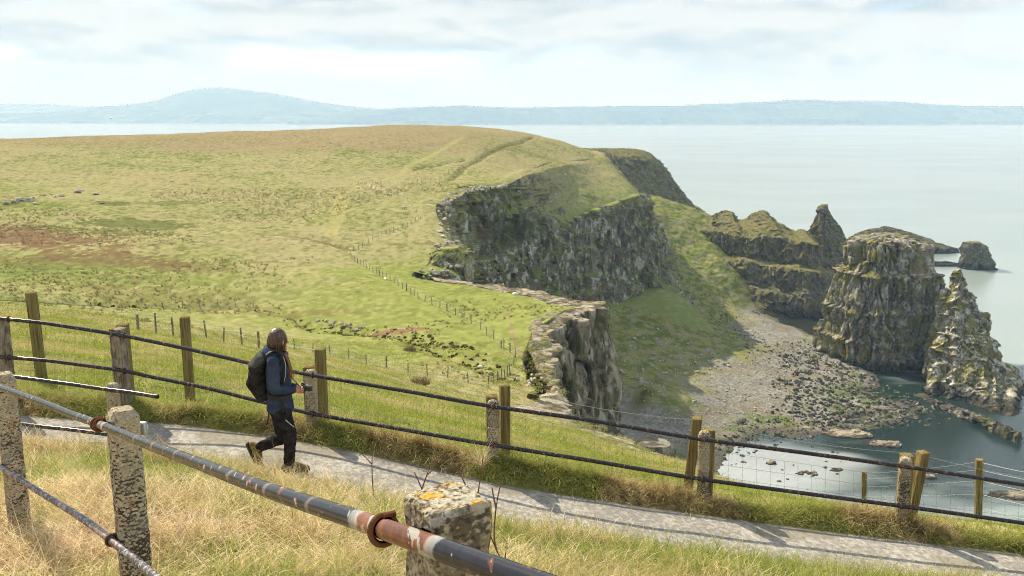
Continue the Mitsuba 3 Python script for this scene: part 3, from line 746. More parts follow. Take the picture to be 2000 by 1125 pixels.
cxp = PY(1613, 440, 455)[0]
pin = rock_body(cxp, 455, [(14, 16, 13, 2, 0), (26, 10.5, 9, 1, 0), (33, 7.4, 6.5, 0.5, 0), (38, 4.6, 4.6, 0, 0), (42, 2.6, 2.6, -.8, 0), (44.6, 1.2, 1.2, -1.2, 0), (45.6, .4, .4, -1, 0)], 2.2, 180, 130, 0.65, 151, col=1.6, tall=6, top_noise=0.2)
tag(obj('rock_pinnacle', pin, 'ridge_rock', smooth=40), 'pointed dark rock pinnacle standing behind the stepped ridge', 'rock pinnacle')
for u, v, hw, hd, h, seed, lab in [(1735, 480, 34, 14, 13, 171, 'long low dark rock behind the flat-topped stack'), (1805, 492, 26, 9, 7.5, 173, 'low dark rock tapering into the sea beyond the flat-topped stack')]:
    c = PZ(u, v, 0)
    m = rock_body(c[0], c[1], [(-3, hw, hd, 0, 0), (h * .35, hw * .86, hd * .8, 0, 0), (h * .65, hw * .6, hd * .6, -hw * .1, 0), (h * .9, hw * .3, hd * .35, -hw * .12, 0), (h, hw * .12, hd * .15, -hw * .1, 0)], 2.2, 170, 50, 0.8, seed, col=2, tall=3)
    tag(obj('skerry', m, 'ridge_rock', smooth=40), lab, 'sea rock')
c = PZ(1905, 524, 0)
m = rock_body(c[0], c[1], [(-3, 12, 8, 1, 0), (2, 10.5, 7.5, .5, 0), (8, 8.5, 6.5, -1, 0), (13, 7.2, 5.5, -2, 0), (15.5, 4.5, 4, -3, 0)], 2.5, 140, 60, 0.6, 177, col=1.6, tall=3)
tag(obj('skerry', m, 'ridge_rock', smooth=40), 'small square-topped islet alone in the open sea', 'sea rock')
c = PZ(1835, 519, 0)
m = rock_body(c[0], c[1], [(-2, 20, 4, 0, 0), (1.2, 17, 3, 0, 0), (2.0, 9, 1.5, 0, 0)], 2.2, 160, 24, 0.3, 178, col=1.6, tall=2)
tag(obj('skerry', m, 'ridge_rock', smooth=40), 'flat shelf of rock awash in front of the islet', 'sea rock')

c = PY(874, 545, 175)
zt = PY(874, 484, 175)[2]
m = rock_body(c[0], c[1], [(zt - 22, 6.2, 5.5, 0, 0), (zt - 7, 5.0, 4.6, 0, 0), (zt - 3, 4.2, 4.0, .3, 0), (zt - 1, 3.0, 3.0, .5, 0), (zt, 1.8, 1.8, .6, 0)], 2.3, 200, 130, 0.55, 191, col=1.2, tall=4, top_noise=0.3, big=.3)
tag(obj('rock_outcrop', m, 'near_cliff_rock', smooth=40), 'rocky crag at the lip of the gully, behind the turf of the near headland', 'rock outcrop')
c = PY(842, 552, 166)
zt = PY(842, 531, 166)[2]
m = rock_body(c[0], c[1], [(zt - 14, 4.2, 4.0, 0, 0), (zt - 2.5, 3.0, 3.0, 0, 0), (zt - .6, 2.2, 2.2, .2, 0), (zt, 1.2, 1.2, .2, 0)], 2.3, 140, 80, 0.4, 193, col=1.0, tall=3, top_noise=0.3, big=.3)
tag(obj('rock_outcrop', m, 'near_cliff_rock', smooth=40), 'small rock outcrop where the long fence field meets the head of the gully', 'rock outcrop')

# ---------------------------------------------------------------- far shore
def far_range(Y, pts, depth, seed, rough):
    pts = np.array([PY(u, v, Y) for u, v in pts])
    xs = np.linspace(pts[0, 0], pts[-1, 0], 360)
    top = PchipInterpolator(pts[:, 0], pts[:, 2])(xs)
    top += rough * top * nz(np.column_stack([xs, xs * 0, xs * 0]), Y * 0.035, 4, seed)
    V = []
    prof = [(0, 0), (0.02, .10), (.12, .22), (.3, .45), (.55, .75), (.8, .93), (1, 1), (1.5, .8)]
    tt = np.linspace(0, 1.5, 40)
    hh = np.interp(tt, [a for a, _ in prof], [b for _, b in prof])
    for t, h in zip(tt, hh):
        yy = Y + (t - 1) * depth
        x = xs * yy / Y
        z = top * h
        z = z + (h > 0.02) * (h < .98) * rough * 1.6 * top * nz(np.column_stack([x, np.full_like(x, yy), x * 0]), Y * 0.03, 3, seed + 1)
        V.append(np.column_stack([x, np.full_like(x, yy), np.maximum(z, -2)]))
    return orient((np.concatenate(V), grid_faces(40, 360)))


m = far_range(10500, [(560, 240), (660, 222), (720, 214), (800, 210), (900, 208), (1000, 209), (1150, 208), (1300, 207), (1380, 204), (1470, 199), (1550, 196), (1650, 198), (1750, 199), (1830, 204), (1900, 207), (2050, 207), (2400, 210)], 1400, 3, 0.10)
tag(obj('hills', m, 'far_land', smooth=True), kind='structure')
m = far_range(14500, [(60, 226), (150, 216), (230, 206), (300, 197), (340, 184), (390, 174), (430, 171), (480, 176), (550, 185), (620, 199), (700, 209), (780, 216), (900, 224)], 4000, 5, 0.03)
tag(obj('mountain', m, 'far_land', smooth=True), kind='structure')
m = far_range(12500, [(-200, 215), (50, 221), (150, 214), (210, 207), (290, 207), (400, 214), (500, 220), (640, 226), (760, 232)], 1800, 7, 0.06)
tag(obj('hills', m, 'far_land', smooth=True), kind='structure')
m = far_range(17500, [(-400, 206), (0, 203), (90, 203), (160, 207), (230, 210), (340, 214)], 2500, 9, 0.04)
tag(obj('hills', m, 'far_land', smooth=True), kind='structure')
# ---------------------------------------------------------------- finding places on the ground
_T = np.geomspace(3, 700, 900)


def hit(u, v, fn=None):
    """where the line of sight through the photograph's point meets the ground"""
    d = ray(u, v)
    p = d * _T[:, None] + [0, 0, EYE_Z]
    h = (fn or (lambda q: ground(q, False)))(p[:, :2])
    k = np.argmax(p[:, 2] < h)
    if k == 0:
        return p[-1]
    a, b = p[k - 1, 2] - h[k - 1], h[k] - p[k, 2]
    q = p[k - 1] + (p[k] - p[k - 1]) * a / (a + b + 1e-9)
    q[2] = (fn or ground)(np.array([q[:2]]))[0]
    return q


def offset_point(u, side):
    """the point beside the path (side metres beyond its middle) in the photograph's column u, seen at the height of the ground"""
    o = PATHF[:, :2] + PATH_N * side
    lo = None
    best, bi = 1e9, 0
    zz = ground(np.array(o), False)
    c, s = math.cos(PITCH), math.sin(PITCH)
    depth = o[:, 1] * c - (zz - EYE_Z) * s
    uu = 1000 + F * o[:, 0] / np.maximum(depth, 0.1)
    ok = depth > 0.5
    i = np.argmin(np.where(ok, np.abs(uu - u), 1e9))
    j = min(max(i + (1 if uu[i] < u else -1), 0), len(o) - 1)
    w = 0 if uu[j] == uu[i] else np.clip((u - uu[i]) / (uu[j] - uu[i]), 0, 1)
    q = o[i] * (1 - w) + o[j] * w
    return np.array([*q, ground1(*q)])


def project(p):
    p = np.asarray(p, float) - [0, 0, EYE_Z]
    c, s = math.cos(PITCH), math.sin(PITCH)
    dep = p[..., 1] * c - p[..., 2] * s
    return np.stack([1000 + F * p[..., 0] / dep, 562.5 - F * (p[..., 2] * c + p[..., 1] * s) / dep, dep], -1)


# ---------------------------------------------------------------- grass
def blades(n, radius, h, hs, lean, width, seg, seed, curl=0.9, wind=(0.5, -0.2), windy=0.5, swirl=0.0):
    g = np.random.default_rng(seed)
    r, a = radius * np.sqrt(g.random(n)), g.random(n) * 2 * np.pi
    base = np.stack([r * np.cos(a), r * np.sin(a), -0.02 + 0 * a], 1)
    H = h * (1 + hs * (g.random(n) * 2 - 1))
    da = g.random(n) * 2 * np.pi if not swirl else g.normal(0, swirl, n) + g.random() * 2 * np.pi
    dirv = np.stack([np.cos(da), np.sin(da)], 1) + np.array(wind) * windy
    dirv /= np.linalg.norm(dirv, axis=1, keepdims=True) + 1e-9
    L = lean * (0.4 + 1.0 * g.random(n))
    t = np.linspace(0, 1, seg + 1)
    ang = L[:, None] * (0.35 + curl * t[None] * 1.3)          # from upright
    ang = np.minimum(ang, 1.95)
    ds = H[:, None] / seg
    x = np.cumsum(np.sin(ang) * ds, 1) - np.sin(ang[:, :1]) * ds
    zz = np.cumsum(np.cos(ang) * ds, 1) - np.cos(ang[:, :1]) * ds
    zz = np.maximum(zz, -0.01 + 0.012 * g.random((n, 1)))
    c = base[:, None, :] + np.concatenate([x[..., None] * dirv[:, None, :], zz[..., None]], -1)
    fa = g.random(n) * np.pi
    sidev = np.stack([np.cos(fa), np.sin(fa), 0 * fa], 1)
    w = width * (0.6 + 0.8 * g.random(n))[:, None] * (1 - t[None] ** 1.5 * 0.92)
    A, B = c - sidev[:, None] * w[..., None] / 2, c + sidev[:, None] * w[..., None] / 2
    v = np.stack([A, B], 2).reshape(-1, 3)
    i, j = np.meshgrid(np.arange(n), np.arange(seg), indexing='ij')
    k = i * (seg + 1) * 2 + j * 2
    f = np.concatenate([np.stack([k, k + 1, k + 3], -1).reshape(-1, 3), np.stack([k, k + 3, k + 2], -1).reshape(-1, 3)])
    return v, f


def leafy(fn):
    return {'type': 'principledthin', 'base_color': mikit.proc(fn), 'roughness': 0.5, 'diff_trans': 0.6, 'spec_trans': 0.0, 'eta': 1.3}


def straw_fn(p, n, uv):
    f = noise(p.x / 0.05, p.y / 0.05, p.z / 0.2)
    m = fbm(p.x / 0.5, p.y / 0.5, 1.0, 2)
    return mix((0.48, 0.36, 0.20), (0.92, 0.79, 0.56), smoothstep(0.2, 0.8, 0.6 * f + 0.4 * m))


def green_fn(p, n, uv):
    f = noise(p.x / 0.05, p.y / 0.05, p.z / 0.2)
    m = fbm(p.x / 0.8 + 3, p.y / 0.8, 1.0, 2)
    return mix(mix((0.20, 0.27, 0.055), (0.42, 0.46, 0.13), smoothstep(0.2, 0.8, f)), (0.62, 0.52, 0.26), 0.85 * smoothstep(0.42, 0.70, 0.45 * m + 0.55 * noise(p.x / 0.03 + 7, p.y / 0.03, 3)))


def turf_fn(p, n, uv):
    f = noise(p.x / 0.07, p.y / 0.07, p.z / 0.2)
    m = fbm(p.x / 1.3 + 3, p.y / 1.3, 1.0, 3)
    return mix(mix((0.22, 0.27, 0.05), (0.40, 0.43, 0.10), smoothstep(0.2, 0.8, f)), (0.54, 0.46, 0.22), 0.8 * smoothstep(0.44, 0.66, m))


def verge_fn(p, n, uv):
    f = noise(p.x / 0.06, p.y / 0.06, p.z / 0.25)
    m = fbm(p.x / 0.7 + 9, p.y / 0.7, 1.0, 2)
    return mix(mix((0.25, 0.19, 0.09), (0.56, 0.47, 0.25), smoothstep(0.2, 0.8, f)), (0.30, 0.33, 0.09), 0.85 * smoothstep(0.36, 0.54, m))


for key, fn in dict(straw_blades=straw_fn, green_blades=green_fn, turf_blades=turf_fn, verge_blades=verge_fn).items():
    scene[key] = leafy(fn)


def frustum_points(n, r0, r1, margin, seed, test):
    g = np.random.default_rng(seed)
    out = np.zeros((0, 2))
    while len(out) < n:
        k = n * 3
        r = np.sqrt(g.random(k) * (r1 ** 2 - r0 ** 2) + r0 ** 2)
        a = (g.random(k) * 2 - 1) * margin
        q = np.stack([r * np.sin(a), r * np.cos(a)], 1)
        out = np.vstack([out, q[test(q, g)]])
    return out[:n]


def scatter(name, mat, protos, pts, scale, seed, label, lift=0.0):
    """copies of a few tufts over the ground, sheared to its slope"""
    g = np.random.default_rng(seed)
    e = 0.12
    z = ground(pts)
    zx = np.clip((ground(pts + [e, 0]) - z) / e, -1, 1)
    zy = np.clip((ground(pts + [0, e]) - z) / e, -1, 1)
    root = key_for(name)
    for w, pf in enumerate(protos):
        scene[f'{root}_tuft_{w}'] = {'type': 'shapegroup', 'tuft': mikit.ply(pf, mat, smooth=False)}
    a = g.random(len(pts)) * 2 * np.pi * (1 if name != 'verge_grass' else 0.15)
    s = scale[0] + (scale[1] - scale[0]) * g.random(len(pts))
    wh = g.integers(0, len(protos), len(pts))
    M = np.zeros((len(pts), 4, 4))
    M[:, 0, 0], M[:, 0, 1], M[:, 1, 0], M[:, 1, 1], M[:, 2, 2], M[:, 3, 3] = np.cos(a) * s, -np.sin(a) * s, np.sin(a) * s, np.cos(a) * s, s, 1
    M[:, 2, 0] = zx * M[:, 0, 0] + zy * M[:, 1, 0]
    M[:, 2, 1] = zx * M[:, 0, 1] + zy * M[:, 1, 1]
    M[:, 0, 3], M[:, 1, 3], M[:, 2, 3] = pts[:, 0], pts[:, 1], z + lift
    for k in range(len(pts)):
        scene[f'{root}__{k:05d}'] = {'type': 'instance', 'group': {'type': 'ref', 'id': f'{root}_tuft_{wh[k]}'}, 'to_world': T(M[k])}
    tag(root, label, kind='stuff')


def near_side(q, lo, hi):
    side, _, d = path_coords(q)
    return (side > lo) & (side < hi)


def dryness(q):
    p3 = np.column_stack([q, q[:, 0] * 0])
    d = nz(p3, 1.5, 3, 71) + 0.5 * nz(p3, 0.45, 2, 72) - 0.04
    d += 0.14 * sm(-0.5, -2.5, q[:, 0]) - 0.26 * sm(-0.2, 2.2, q[:, 0]) - 0.13 * sm(6.4, 8.6, q[:, 1])
    return d


PR = dict(
    straw=[blades(64, 0.20, 0.27, 0.45, 1.35, 0.0075, 3, 100 + k, 1.0, windy=0.3, swirl=0.9) for k in range(6)],
    green=[blades(52, 0.17, 0.20, 0.5, 0.70, 0.0075, 3, 120 + k, 0.9, windy=0.5) for k in range(6)],
    verge=[blades(60, 0.16, 0.26, 0.5, 1.5, 0.009, 3, 140 + k, 1.0, wind=(0.25, -0.6), windy=0.8) for k in range(6)],
    turf=[blades(34, 0.24, 0.12, 0.5, 0.8, 0.011, 2, 160 + k, 0.9) for k in range(5)],
    far=[blades(18, 0.40, 0.20, 0.5, 0.8, 0.026, 2, 180 + k, 0.9) for k in range(5)])

LEFTM, MARG = 4.0, 0.74
pts = frustum_points(3300, 1.4, 12.5, MARG, 1, lambda q, g: near_side(q, -99, -0.50) & (dryness(q) + 0.25 * (g.random(len(q)) - .5) > -0.06))
scatter('dry_grass', 'straw_blades', PR['straw'], pts, (0.7, 1.25), 1, 'matted straw-coloured dead grass on the near bank')
pts = frustum_points(5300, 1.4, 12.5, MARG, 2, lambda q, g: near_side(q, -99, -0.46) & (dryness(q) + 0.35 * (g.random(len(q)) - .5) < 0.06))
scatter('green_grass', 'green_blades', PR['green'], pts, (0.6, 1.25), 2, 'long green grass between the near railing and the path')
pts = frustum_points(2600, 7, 20, 0.66, 3, lambda q, g: near_side(q, 0.62, 1.15) | (near_side(q, 0.47, 0.66) & (g.random(len(q)) < 0.4)))
scatter('verge_grass', 'verge_blades', PR['verge'], pts, (0.45, 1.05), 3, 'brown and green tussocky grass hanging over the far edge of the path')


def slope_test(q, g):
    r = np.hypot(q[:, 0], q[:, 1])
    return near_side(q, 1.0, 99) & shapely.contains_xy(RIM_POLY, q[:, 0], q[:, 1])


pts = frustum_points(7000, 9, 24, 0.64, 4, slope_test)
scatter('turf', 'turf_blades', PR['turf'], pts, (0.7, 1.35), 4, 'short lumpy green turf on the slope below the wire fence')
pts = frustum_points(9000, 22, 62, 0.62, 5, slope_test)
scatter('turf', 'turf_blades', PR['far'], pts, (0.6, 1.3), 5, 'green turf farther down the slope')
pts = frustum_points(7000, 58, 120, 0.60, 15, slope_test)
scatter('turf', 'turf_blades', PR['far'], pts, (0.9, 1.7), 15, 'thin green turf in the hollow at the bottom of the slope')


pts = frustum_points(150, 2.6, 11.5, MARG, 22, lambda q, g: near_side(q, -99, -0.7) & (nz(np.column_stack([q, q[:, 0] * 0]), 1.1, 2, 91) > 0.05))
scatter('tussocks', 'green_blades', PR['verge'], pts, (0.9, 1.5), 22, 'long green tussocks standing out of the dead grass on the near bank')
STEM = [blades(5, 0.12, 0.46, 0.35, 0.35, 0.0035, 4, 220 + k, 0.8) for k in range(4)]
pts = frustum_points(420, 2.6, 13, MARG, 23, lambda q, g: near_side(q, -99, -0.5) | near_side(q, 0.7, 1.6))
scatter('dead_stems', 'straw_blades', STEM, pts, (0.7, 1.2), 23, 'thin dead flower stems sticking up from the grass by the path')


# rushes and tussocks dotted over the field
def rush_fn(p, n, uv):
    f = noise(p.x / 0.3, p.y / 0.3, p.z / 0.2)
    return mix((0.13, 0.11, 0.05), (0.30, 0.22, 0.11), f)


scene['rush_blades'] = leafy(rush_fn)
RU = [blades(16, 0.20, 0.36, 0.5, 0.7, 0.05, 2, 200 + k, 0.8) for k in range(4)]


def rush_test(q, g):
    p3 = np.column_stack([q, q[:, 0] * 0])
    d = nz(p3, [26, 18, 1], 3, 81)
    for dd in DITCH:
        d = d + 0.16 * sm(7, 0, polydist(q, np.array(dd)))
    d += 0.12 * sm(-20, -60, q[:, 0]) - .05
    return (d > 0.02 + 0.1 * g.random(len(q))) & shapely.contains_xy(RIM_POLY, q[:, 0], q[:, 1])


pts = frustum_points(6000, 62, 260, 0.58, 6, rush_test)
scatter('rushes', 'rush_blades', RU, pts, (0.35, 1.15), 6, 'brown tufts of rushes dotted over the field')

# ---------------------------------------------------------------- railings
def concrete_fn(p, n, uv):
    f = fbm(p.x / 0.008, p.y / 0.008, p.z / 0.008, 3)
    b = fbm(p.x / 0.012 + 5, p.y / 0.012, p.z / 0.010, 3)
    m = fbm(p.x / 0.09, p.y / 0.09, p.z / 0.12, 3)
    big = fbm(p.x / 0.22 + 3, p.y / 0.22, p.z / 0.35, 3)
    c = mix((0.30, 0.25, 0.17), (0.47, 0.41, 0.30), smoothstep(0.25, 0.75, f))
    c = mix(c, (0.045, 0.042, 0.038), 0.95 * smoothstep(0.535, 0.575, 0.62 * b + 0.38 * big))
    c = mix(c, (0.20, 0.19, 0.16), 0.6 * smoothstep(0.5, 0.7, m))
    c = mix(c, (0.58, 0.56, 0.50), 0.6 * smoothstep(0.6, 0.68, fbm(p.x / 0.014 + 9, p.y / 0.014, p.z / 0.014, 3)) * smoothstep(-.3, .6, n.z + .3))
    rust = smoothstep(0.66, 0.74, fbm(p.x / 0.03 + 19, p.y / 0.03, p.z / 0.12, 3)) * 0.5
    return mix(c, (0.22, 0.07, 0.025), rust)


def lichen_fn(p, n, uv):
    f = fbm(p.x / 0.006, p.y / 0.006, p.z / 0.006, 3)
    m = fbm(p.x / 0.020 + 2, p.y / 0.020, p.z / 0.020, 4)
    k = fbm(p.x / 0.05 + 4, p.y / 0.05, p.z / 0.16, 4)
    q = fbm(p.x / 0.009 + 7, p.y / 0.009, p.z / 0.009, 4)
    c = mix((0.20, 0.17, 0.12), (0.36, 0.31, 0.22), smoothstep(0.25, 0.75, f))
    c = mix(c, (0.085, 0.072, 0.055), 0.8 * smoothstep(0.46, 0.62, k) * smoothstep(.75, .3, n.z))
    c = mix(c, (0.05, 0.047, 0.042), 0.75 * smoothstep(0.56, 0.64, q))
    c = mix(c, (0.47, 0.45, 0.38), 0.65 * smoothstep(0.50, 0.62, 0.5 * fbm(p.x / 0.03 + 7, p.y / 0.03, p.z / 0.03, 4) + 0.5 * (1 - q) + 0.08 * n.z - 0.02))
    c = mix(c, (0.50, 0.29, 0.05), 0.95 * smoothstep(0.65, 0.685, 0.8 * m + 0.2 * f + 0.07 * n.z) * smoothstep(EYE_Z - .84, EYE_Z - .74, p.z))
    return c


scene['concrete_post'] = {'type': 'bumpmap', 'arbitrary': mikit.proc(lambda p, n, uv: fbm(p.x / 0.012, p.y / 0.012, p.z / 0.012, 2), eps=0.002), 'scale': 0.010, 'bsdf': {'type': 'diffuse', 'reflectance': mikit.proc(concrete_fn)}}
scene['lichen_post'] = {'type': 'bumpmap', 'arbitrary': mikit.proc(lambda p, n, uv: fbm(p.x / 0.010, p.y / 0.010, p.z / 0.010, 3), eps=0.0015), 'scale': 0.012, 'bsdf': {'type': 'diffuse', 'reflectance': mikit.proc(lichen_fn)}}


def wood_fn(p, n, uv):
    g = fbm(p.x / 0.012, p.y / 0.012, p.z / 0.35, 3)
    m = fbm(p.x / 0.2, p.y / 0.2, p.z / 0.3, 2)
    c = mix((0.11, 0.085, 0.04), (0.26, 0.20, 0.095), smoothstep(0.3, 0.7, g))
    return mix(c, (0.20, 0.20, 0.07), 0.4 * smoothstep(0.4, 0.7, m))


def grey_wood_fn(p, n, uv):
    g = fbm(p.x / 0.012, p.y / 0.012, p.z / 0.35, 3)
    c = mix((0.10, 0.08, 0.06), (0.27, 0.225, 0.17), smoothstep(0.3, 0.7, g))
    return mix(c, (0.33, 0.30, 0.24), 0.6 * smoothstep(0.5, 0.65, fbm(p.x / 0.05, p.y / 0.05, p.z / 0.1, 2)))


scene['fence_wood'] = diffuse(wood_fn)
scene['grey_wood'] = diffuse(grey_wood_fn)


def paint_fn(scale_rust):
    def fn(p, n, uv):
        s = uv.x
        m = fbm(s * 14.0, p.z * 30, p.x * 30, 3)
        k = fbm(s * 40.0 + 3, p.z * 90, p.x * 90, 2)
        c = mi.Color3f(0.014, 0.015, 0.024) * (0.7 + 0.8 * k)
        chip = smoothstep(0.60, 0.625, 0.7 * m + 0.3 * k)
        c = mix(c, (0.16, 0.055, 0.028), chip * scale_rust)
        c = mix(c, (0.42, 0.42, 0.42), 0.8 * smoothstep(0.66, 0.69, 0.4 * m + 0.6 * k) * scale_rust)
        return c
    return fn


def rail_rings_fn(p, n, uv):
    """black paint with narrow worn rings, and bare rusted lengths between rags of pale primer"""
    c = paint_fn(0.75)(p, n, uv)
    s = uv.x
    q = s / 0.33 + 0.35 * mikit.cell_rand(s / 0.33, 0, 0)
    e = dr.abs(q - dr.floor(q) - 0.5) * 0.33
    w = noise(p.z * 60, p.x * 60, s * 20)
    ring = smoothstep(0.016, 0.004, e + 0.012 * (w - .5)) * smoothstep(0.35, 0.6, mikit.cell_rand(dr.floor(q), 3, 1) * 0.6 + w * .5)
    c = mix(c, (0.24, 0.19, 0.17), ring * 0.55)
    m = fbm(s * 22.0, p.z * 34, p.x * 34, 3)
    for a, b in RUSTY:
        inside = smoothstep(a - 0.012, a + 0.006, s + 0.03 * (m - .5)) * smoothstep(b + 0.012, b - 0.006, s + 0.03 * (m - .5))
        r = mix((0.085, 0.034, 0.022), (0.21, 0.085, 0.05), smoothstep(0.3, 0.7, m))
        r = mix(r, (0.34, 0.34, 0.31), 0.8 * smoothstep(0.59, 0.64, fbm(s * 40.0 + 5, p.z * 40, p.x * 40, 4)))
        edge = smoothstep(0.022, 0.014, dr.minimum(dr.abs(s - a), dr.abs(s - b)) + 0.02 * (m - .5))
        c = mix(mix(c, r, inside), (0.36, 0.40, 0.40), edge * 0.5)
    return c


RUSTY = []
scene['black_paint'] = {'type': 'principled', 'base_color': mikit.proc(paint_fn(0.6)), 'roughness': 0.32, 'specular': 0.4}
scene['worn_paint'] = {'type': 'principled', 'base_color': mikit.proc(rail_rings_fn), 'roughness': 0.2, 'specular': 0.24}


def faded_fn(p, n, uv):
    m = fbm(p.x / 0.05, p.y / 0.05, p.z / 0.05, 4)
    c = mix((0.035, 0.035, 0.05), (0.19, 0.125, 0.115), smoothstep(0.44, 0.60, m))
    return mix(c, (0.36, 0.36, 0.38), 0.7 * smoothstep(0.56, 0.64, fbm(p.x / 0.016, p.y / 0.016, p.z / 0.016, 3)))


scene['faded_paint'] = {'type': 'principled', 'base_color': mikit.proc(faded_fn), 'roughness': 0.42, 'specular': 0.5}


def rust_fn(p, n, uv):
    m = fbm(p.x / 0.02, p.y / 0.02, p.z / 0.02, 3)
    return mix((0.07, 0.035, 0.022), (0.19, 0.085, 0.045), m)


scene['rust'] = diffuse(rust_fn)
scene['galvanised'] = {'type': 'principled', 'base_color': {'type': 'rgb', 'value': [0.42, 0.45, 0.45]}, 'roughness': 0.4, 'metallic': 0.6}
scene['green_wire'] = plain((0.20, 0.27, 0.24), 0.5)


def pipe(points, r, sides=16, wob=0.0, step=0.03, seed=0):
    """a round rail through the points, with its length in metres as u"""
    P = np.array(points, float)
    s = np.concatenate([[0], np.cumsum(np.linalg.norm(np.diff(P, axis=0), axis=1))])
    n = max(int(s[-1] / step), 2)
    S = np.linspace(0, s[-1], n + 1)
    C = np.stack([PchipInterpolator(s, P[:, k])(S) if len(P) > 2 else np.interp(S, s, P[:, k]) for k in range(3)], 1)
    if wob:
        C[:, 2] += wob * (meshkit.noise(np.column_stack([S / 0.7, S * 0, S * 0]), seed) - .5)
    m = tube(C, r, sides)
    uv = np.concatenate([np.repeat(S, sides), [S[0], S[-1]]])
    return m, np.column_stack([uv, uv * 0]), s


def rail(name, mat, points, r, parent, **k):
    m, uv, s = pipe(points, r, **k)
    return obj(name, m, mat, parent, smooth=True, uv=uv), s


def post_mesh(w, h, turn, chamfer=0.02, cap=0.05, seed=0, lean=(0, 0), rough=0.004, flat=False):
    """a square post from 0.25 m below its foot to a blunt pyramid top"""
    c = w / 2
    k = chamfer
    ring = np.array([(-c + k, -c), (c - k, -c), (c, -c + k), (c, c - k), (c - k, c), (-c + k, c), (-c, c - k), (-c, -c + k)])
    # subdivide the ring for relief
    ring = np.concatenate([[a + (b - a) * t for t in np.linspace(0, 1, 5)[:-1]] for a, b in zip(ring, np.roll(ring, -1, 0))])
    zs = np.concatenate([np.linspace(-0.25, h - cap, int(h / 0.02)), [h - cap * .5, h - cap * 0.06, h]])
    sc = np.concatenate([np.ones(len(zs) - 3), [0.95, 0.86, 0.45] if flat else [0.84, 0.66, 0.55]])
    v = np.array([(*(ring[i] * s), z) for z, s in zip(zs, sc) for i in range(len(ring))])
    n = len(ring)
    v = np.vstack([v, [0, 0, h + .002]])
    f = tri(grid_faces(len(zs), n, True))
    top = (len(zs) - 1) * n
    f = np.vstack([f, [[top + i, top + (i + 1) % n, len(v) - 1] for i in range(n)]])
    d = nz(v + seed * 3.1, 0.03, 3, 7) * rough * 3 + nz(v + seed * 3.1, 0.15, 2, 8) * rough * 3
    out = v * [1, 1, 0]
    out /= np.linalg.norm(out, axis=1, keepdims=True) + 1e-9
    v = v + out * d[:, None]
    R = np.array([[math.cos(turn), -math.sin(turn)], [math.sin(turn), math.cos(turn)]])
    v[:, :2] = v[:, :2] @ R.T
    v[:, 0] += v[:, 2] * lean[0]
    v[:, 1] += v[:, 2] * lean[1]
    m = trimesh.Trimesh(v, f, process=False)
    if m.volume < 0:
        m.invert()
    return m


def ring_mesh(center, axis, R, r, n=28, k=8, arc=2 * np.pi, start=0.0, up=(0, 0, 1)):
    axis = np.array(axis, float) / np.linalg.norm(axis)
    a = np.cross(axis, up)
    a /= np.linalg.norm(a)
    b = np.cross(axis, a)
    th = start + np.linspace(0, arc, n)
    P = np.array(center) + R * (np.cos(th)[:, None] * a + np.sin(th)[:, None] * b)
    return tube(P, r, k)


# the near railing: three square concrete posts and two pipes
PT = [ray(8, 728) * 6.2 + [0, 0, EYE_Z], ray(238, 797) * 4.2 + [0, 0, EYE_Z], ray(873, 968) * 1.69 + [0, 0, EYE_Z]]
fd = PT[2] - PT[1]
fdir = fd / np.linalg.norm(fd)
flat = fd[:2] / np.linalg.norm(fd[:2])
PT[0] = ray(6, 728) * 6.0 + [0, 0, EYE_Z]
turn = math.atan2(flat[1], flat[0])
left = np.array([flat[1], -flat[0]])
if left[0] > 0:
    left = -left
PT.append(PT[2] + fd * 0.95 + [0, 0, 0.02])
NEAR = thing('near_railing', 'weathered railing of square concrete posts and black pipes closest to the viewer', 'railing')
near_labels = [None, None, 'concrete post crusted with orange and grey lichen', None]
for i, p in enumerate(PT):
    g = ground1(p[0], p[1])
    h = p[2] - g
    m = post_mesh(0.132 if i < 2 else 0.128, h, turn, 0.018 if i < 2 else 0.014, 0.040 if i < 2 else 0.012, seed=i + 1, rough=0.003 if i < 2 else 0.005, flat=i >= 2)
    m.apply_translation([p[0], p[1], g])
    k = obj('post', m, 'lichen_post' if i >= 2 else 'concrete_post', NEAR, smooth=28)
    if near_labels[i]:
        labels[k] = {'label': near_labels[i]}
off3 = np.array([*(left * 0.088), 0])


LINE = [(-400, 606), (0, 756), (194, 830), (414, 907), (640, 993), (876, 1083), (1031, 1128), (1500, 1262)]


def on_line(xy):
    """the point above xy at which the rail is seen on its line in the view"""
    z_ = EYE_Z - 1.0
    for _ in range(6):
        u_ = project([xy[0], xy[1], z_])[0]
        z_ = PY(u_, np.interp(u_, [a for a, _ in LINE], [b for _, b in LINE]), xy[1])[2]
    return np.array([xy[0], xy[1], z_])


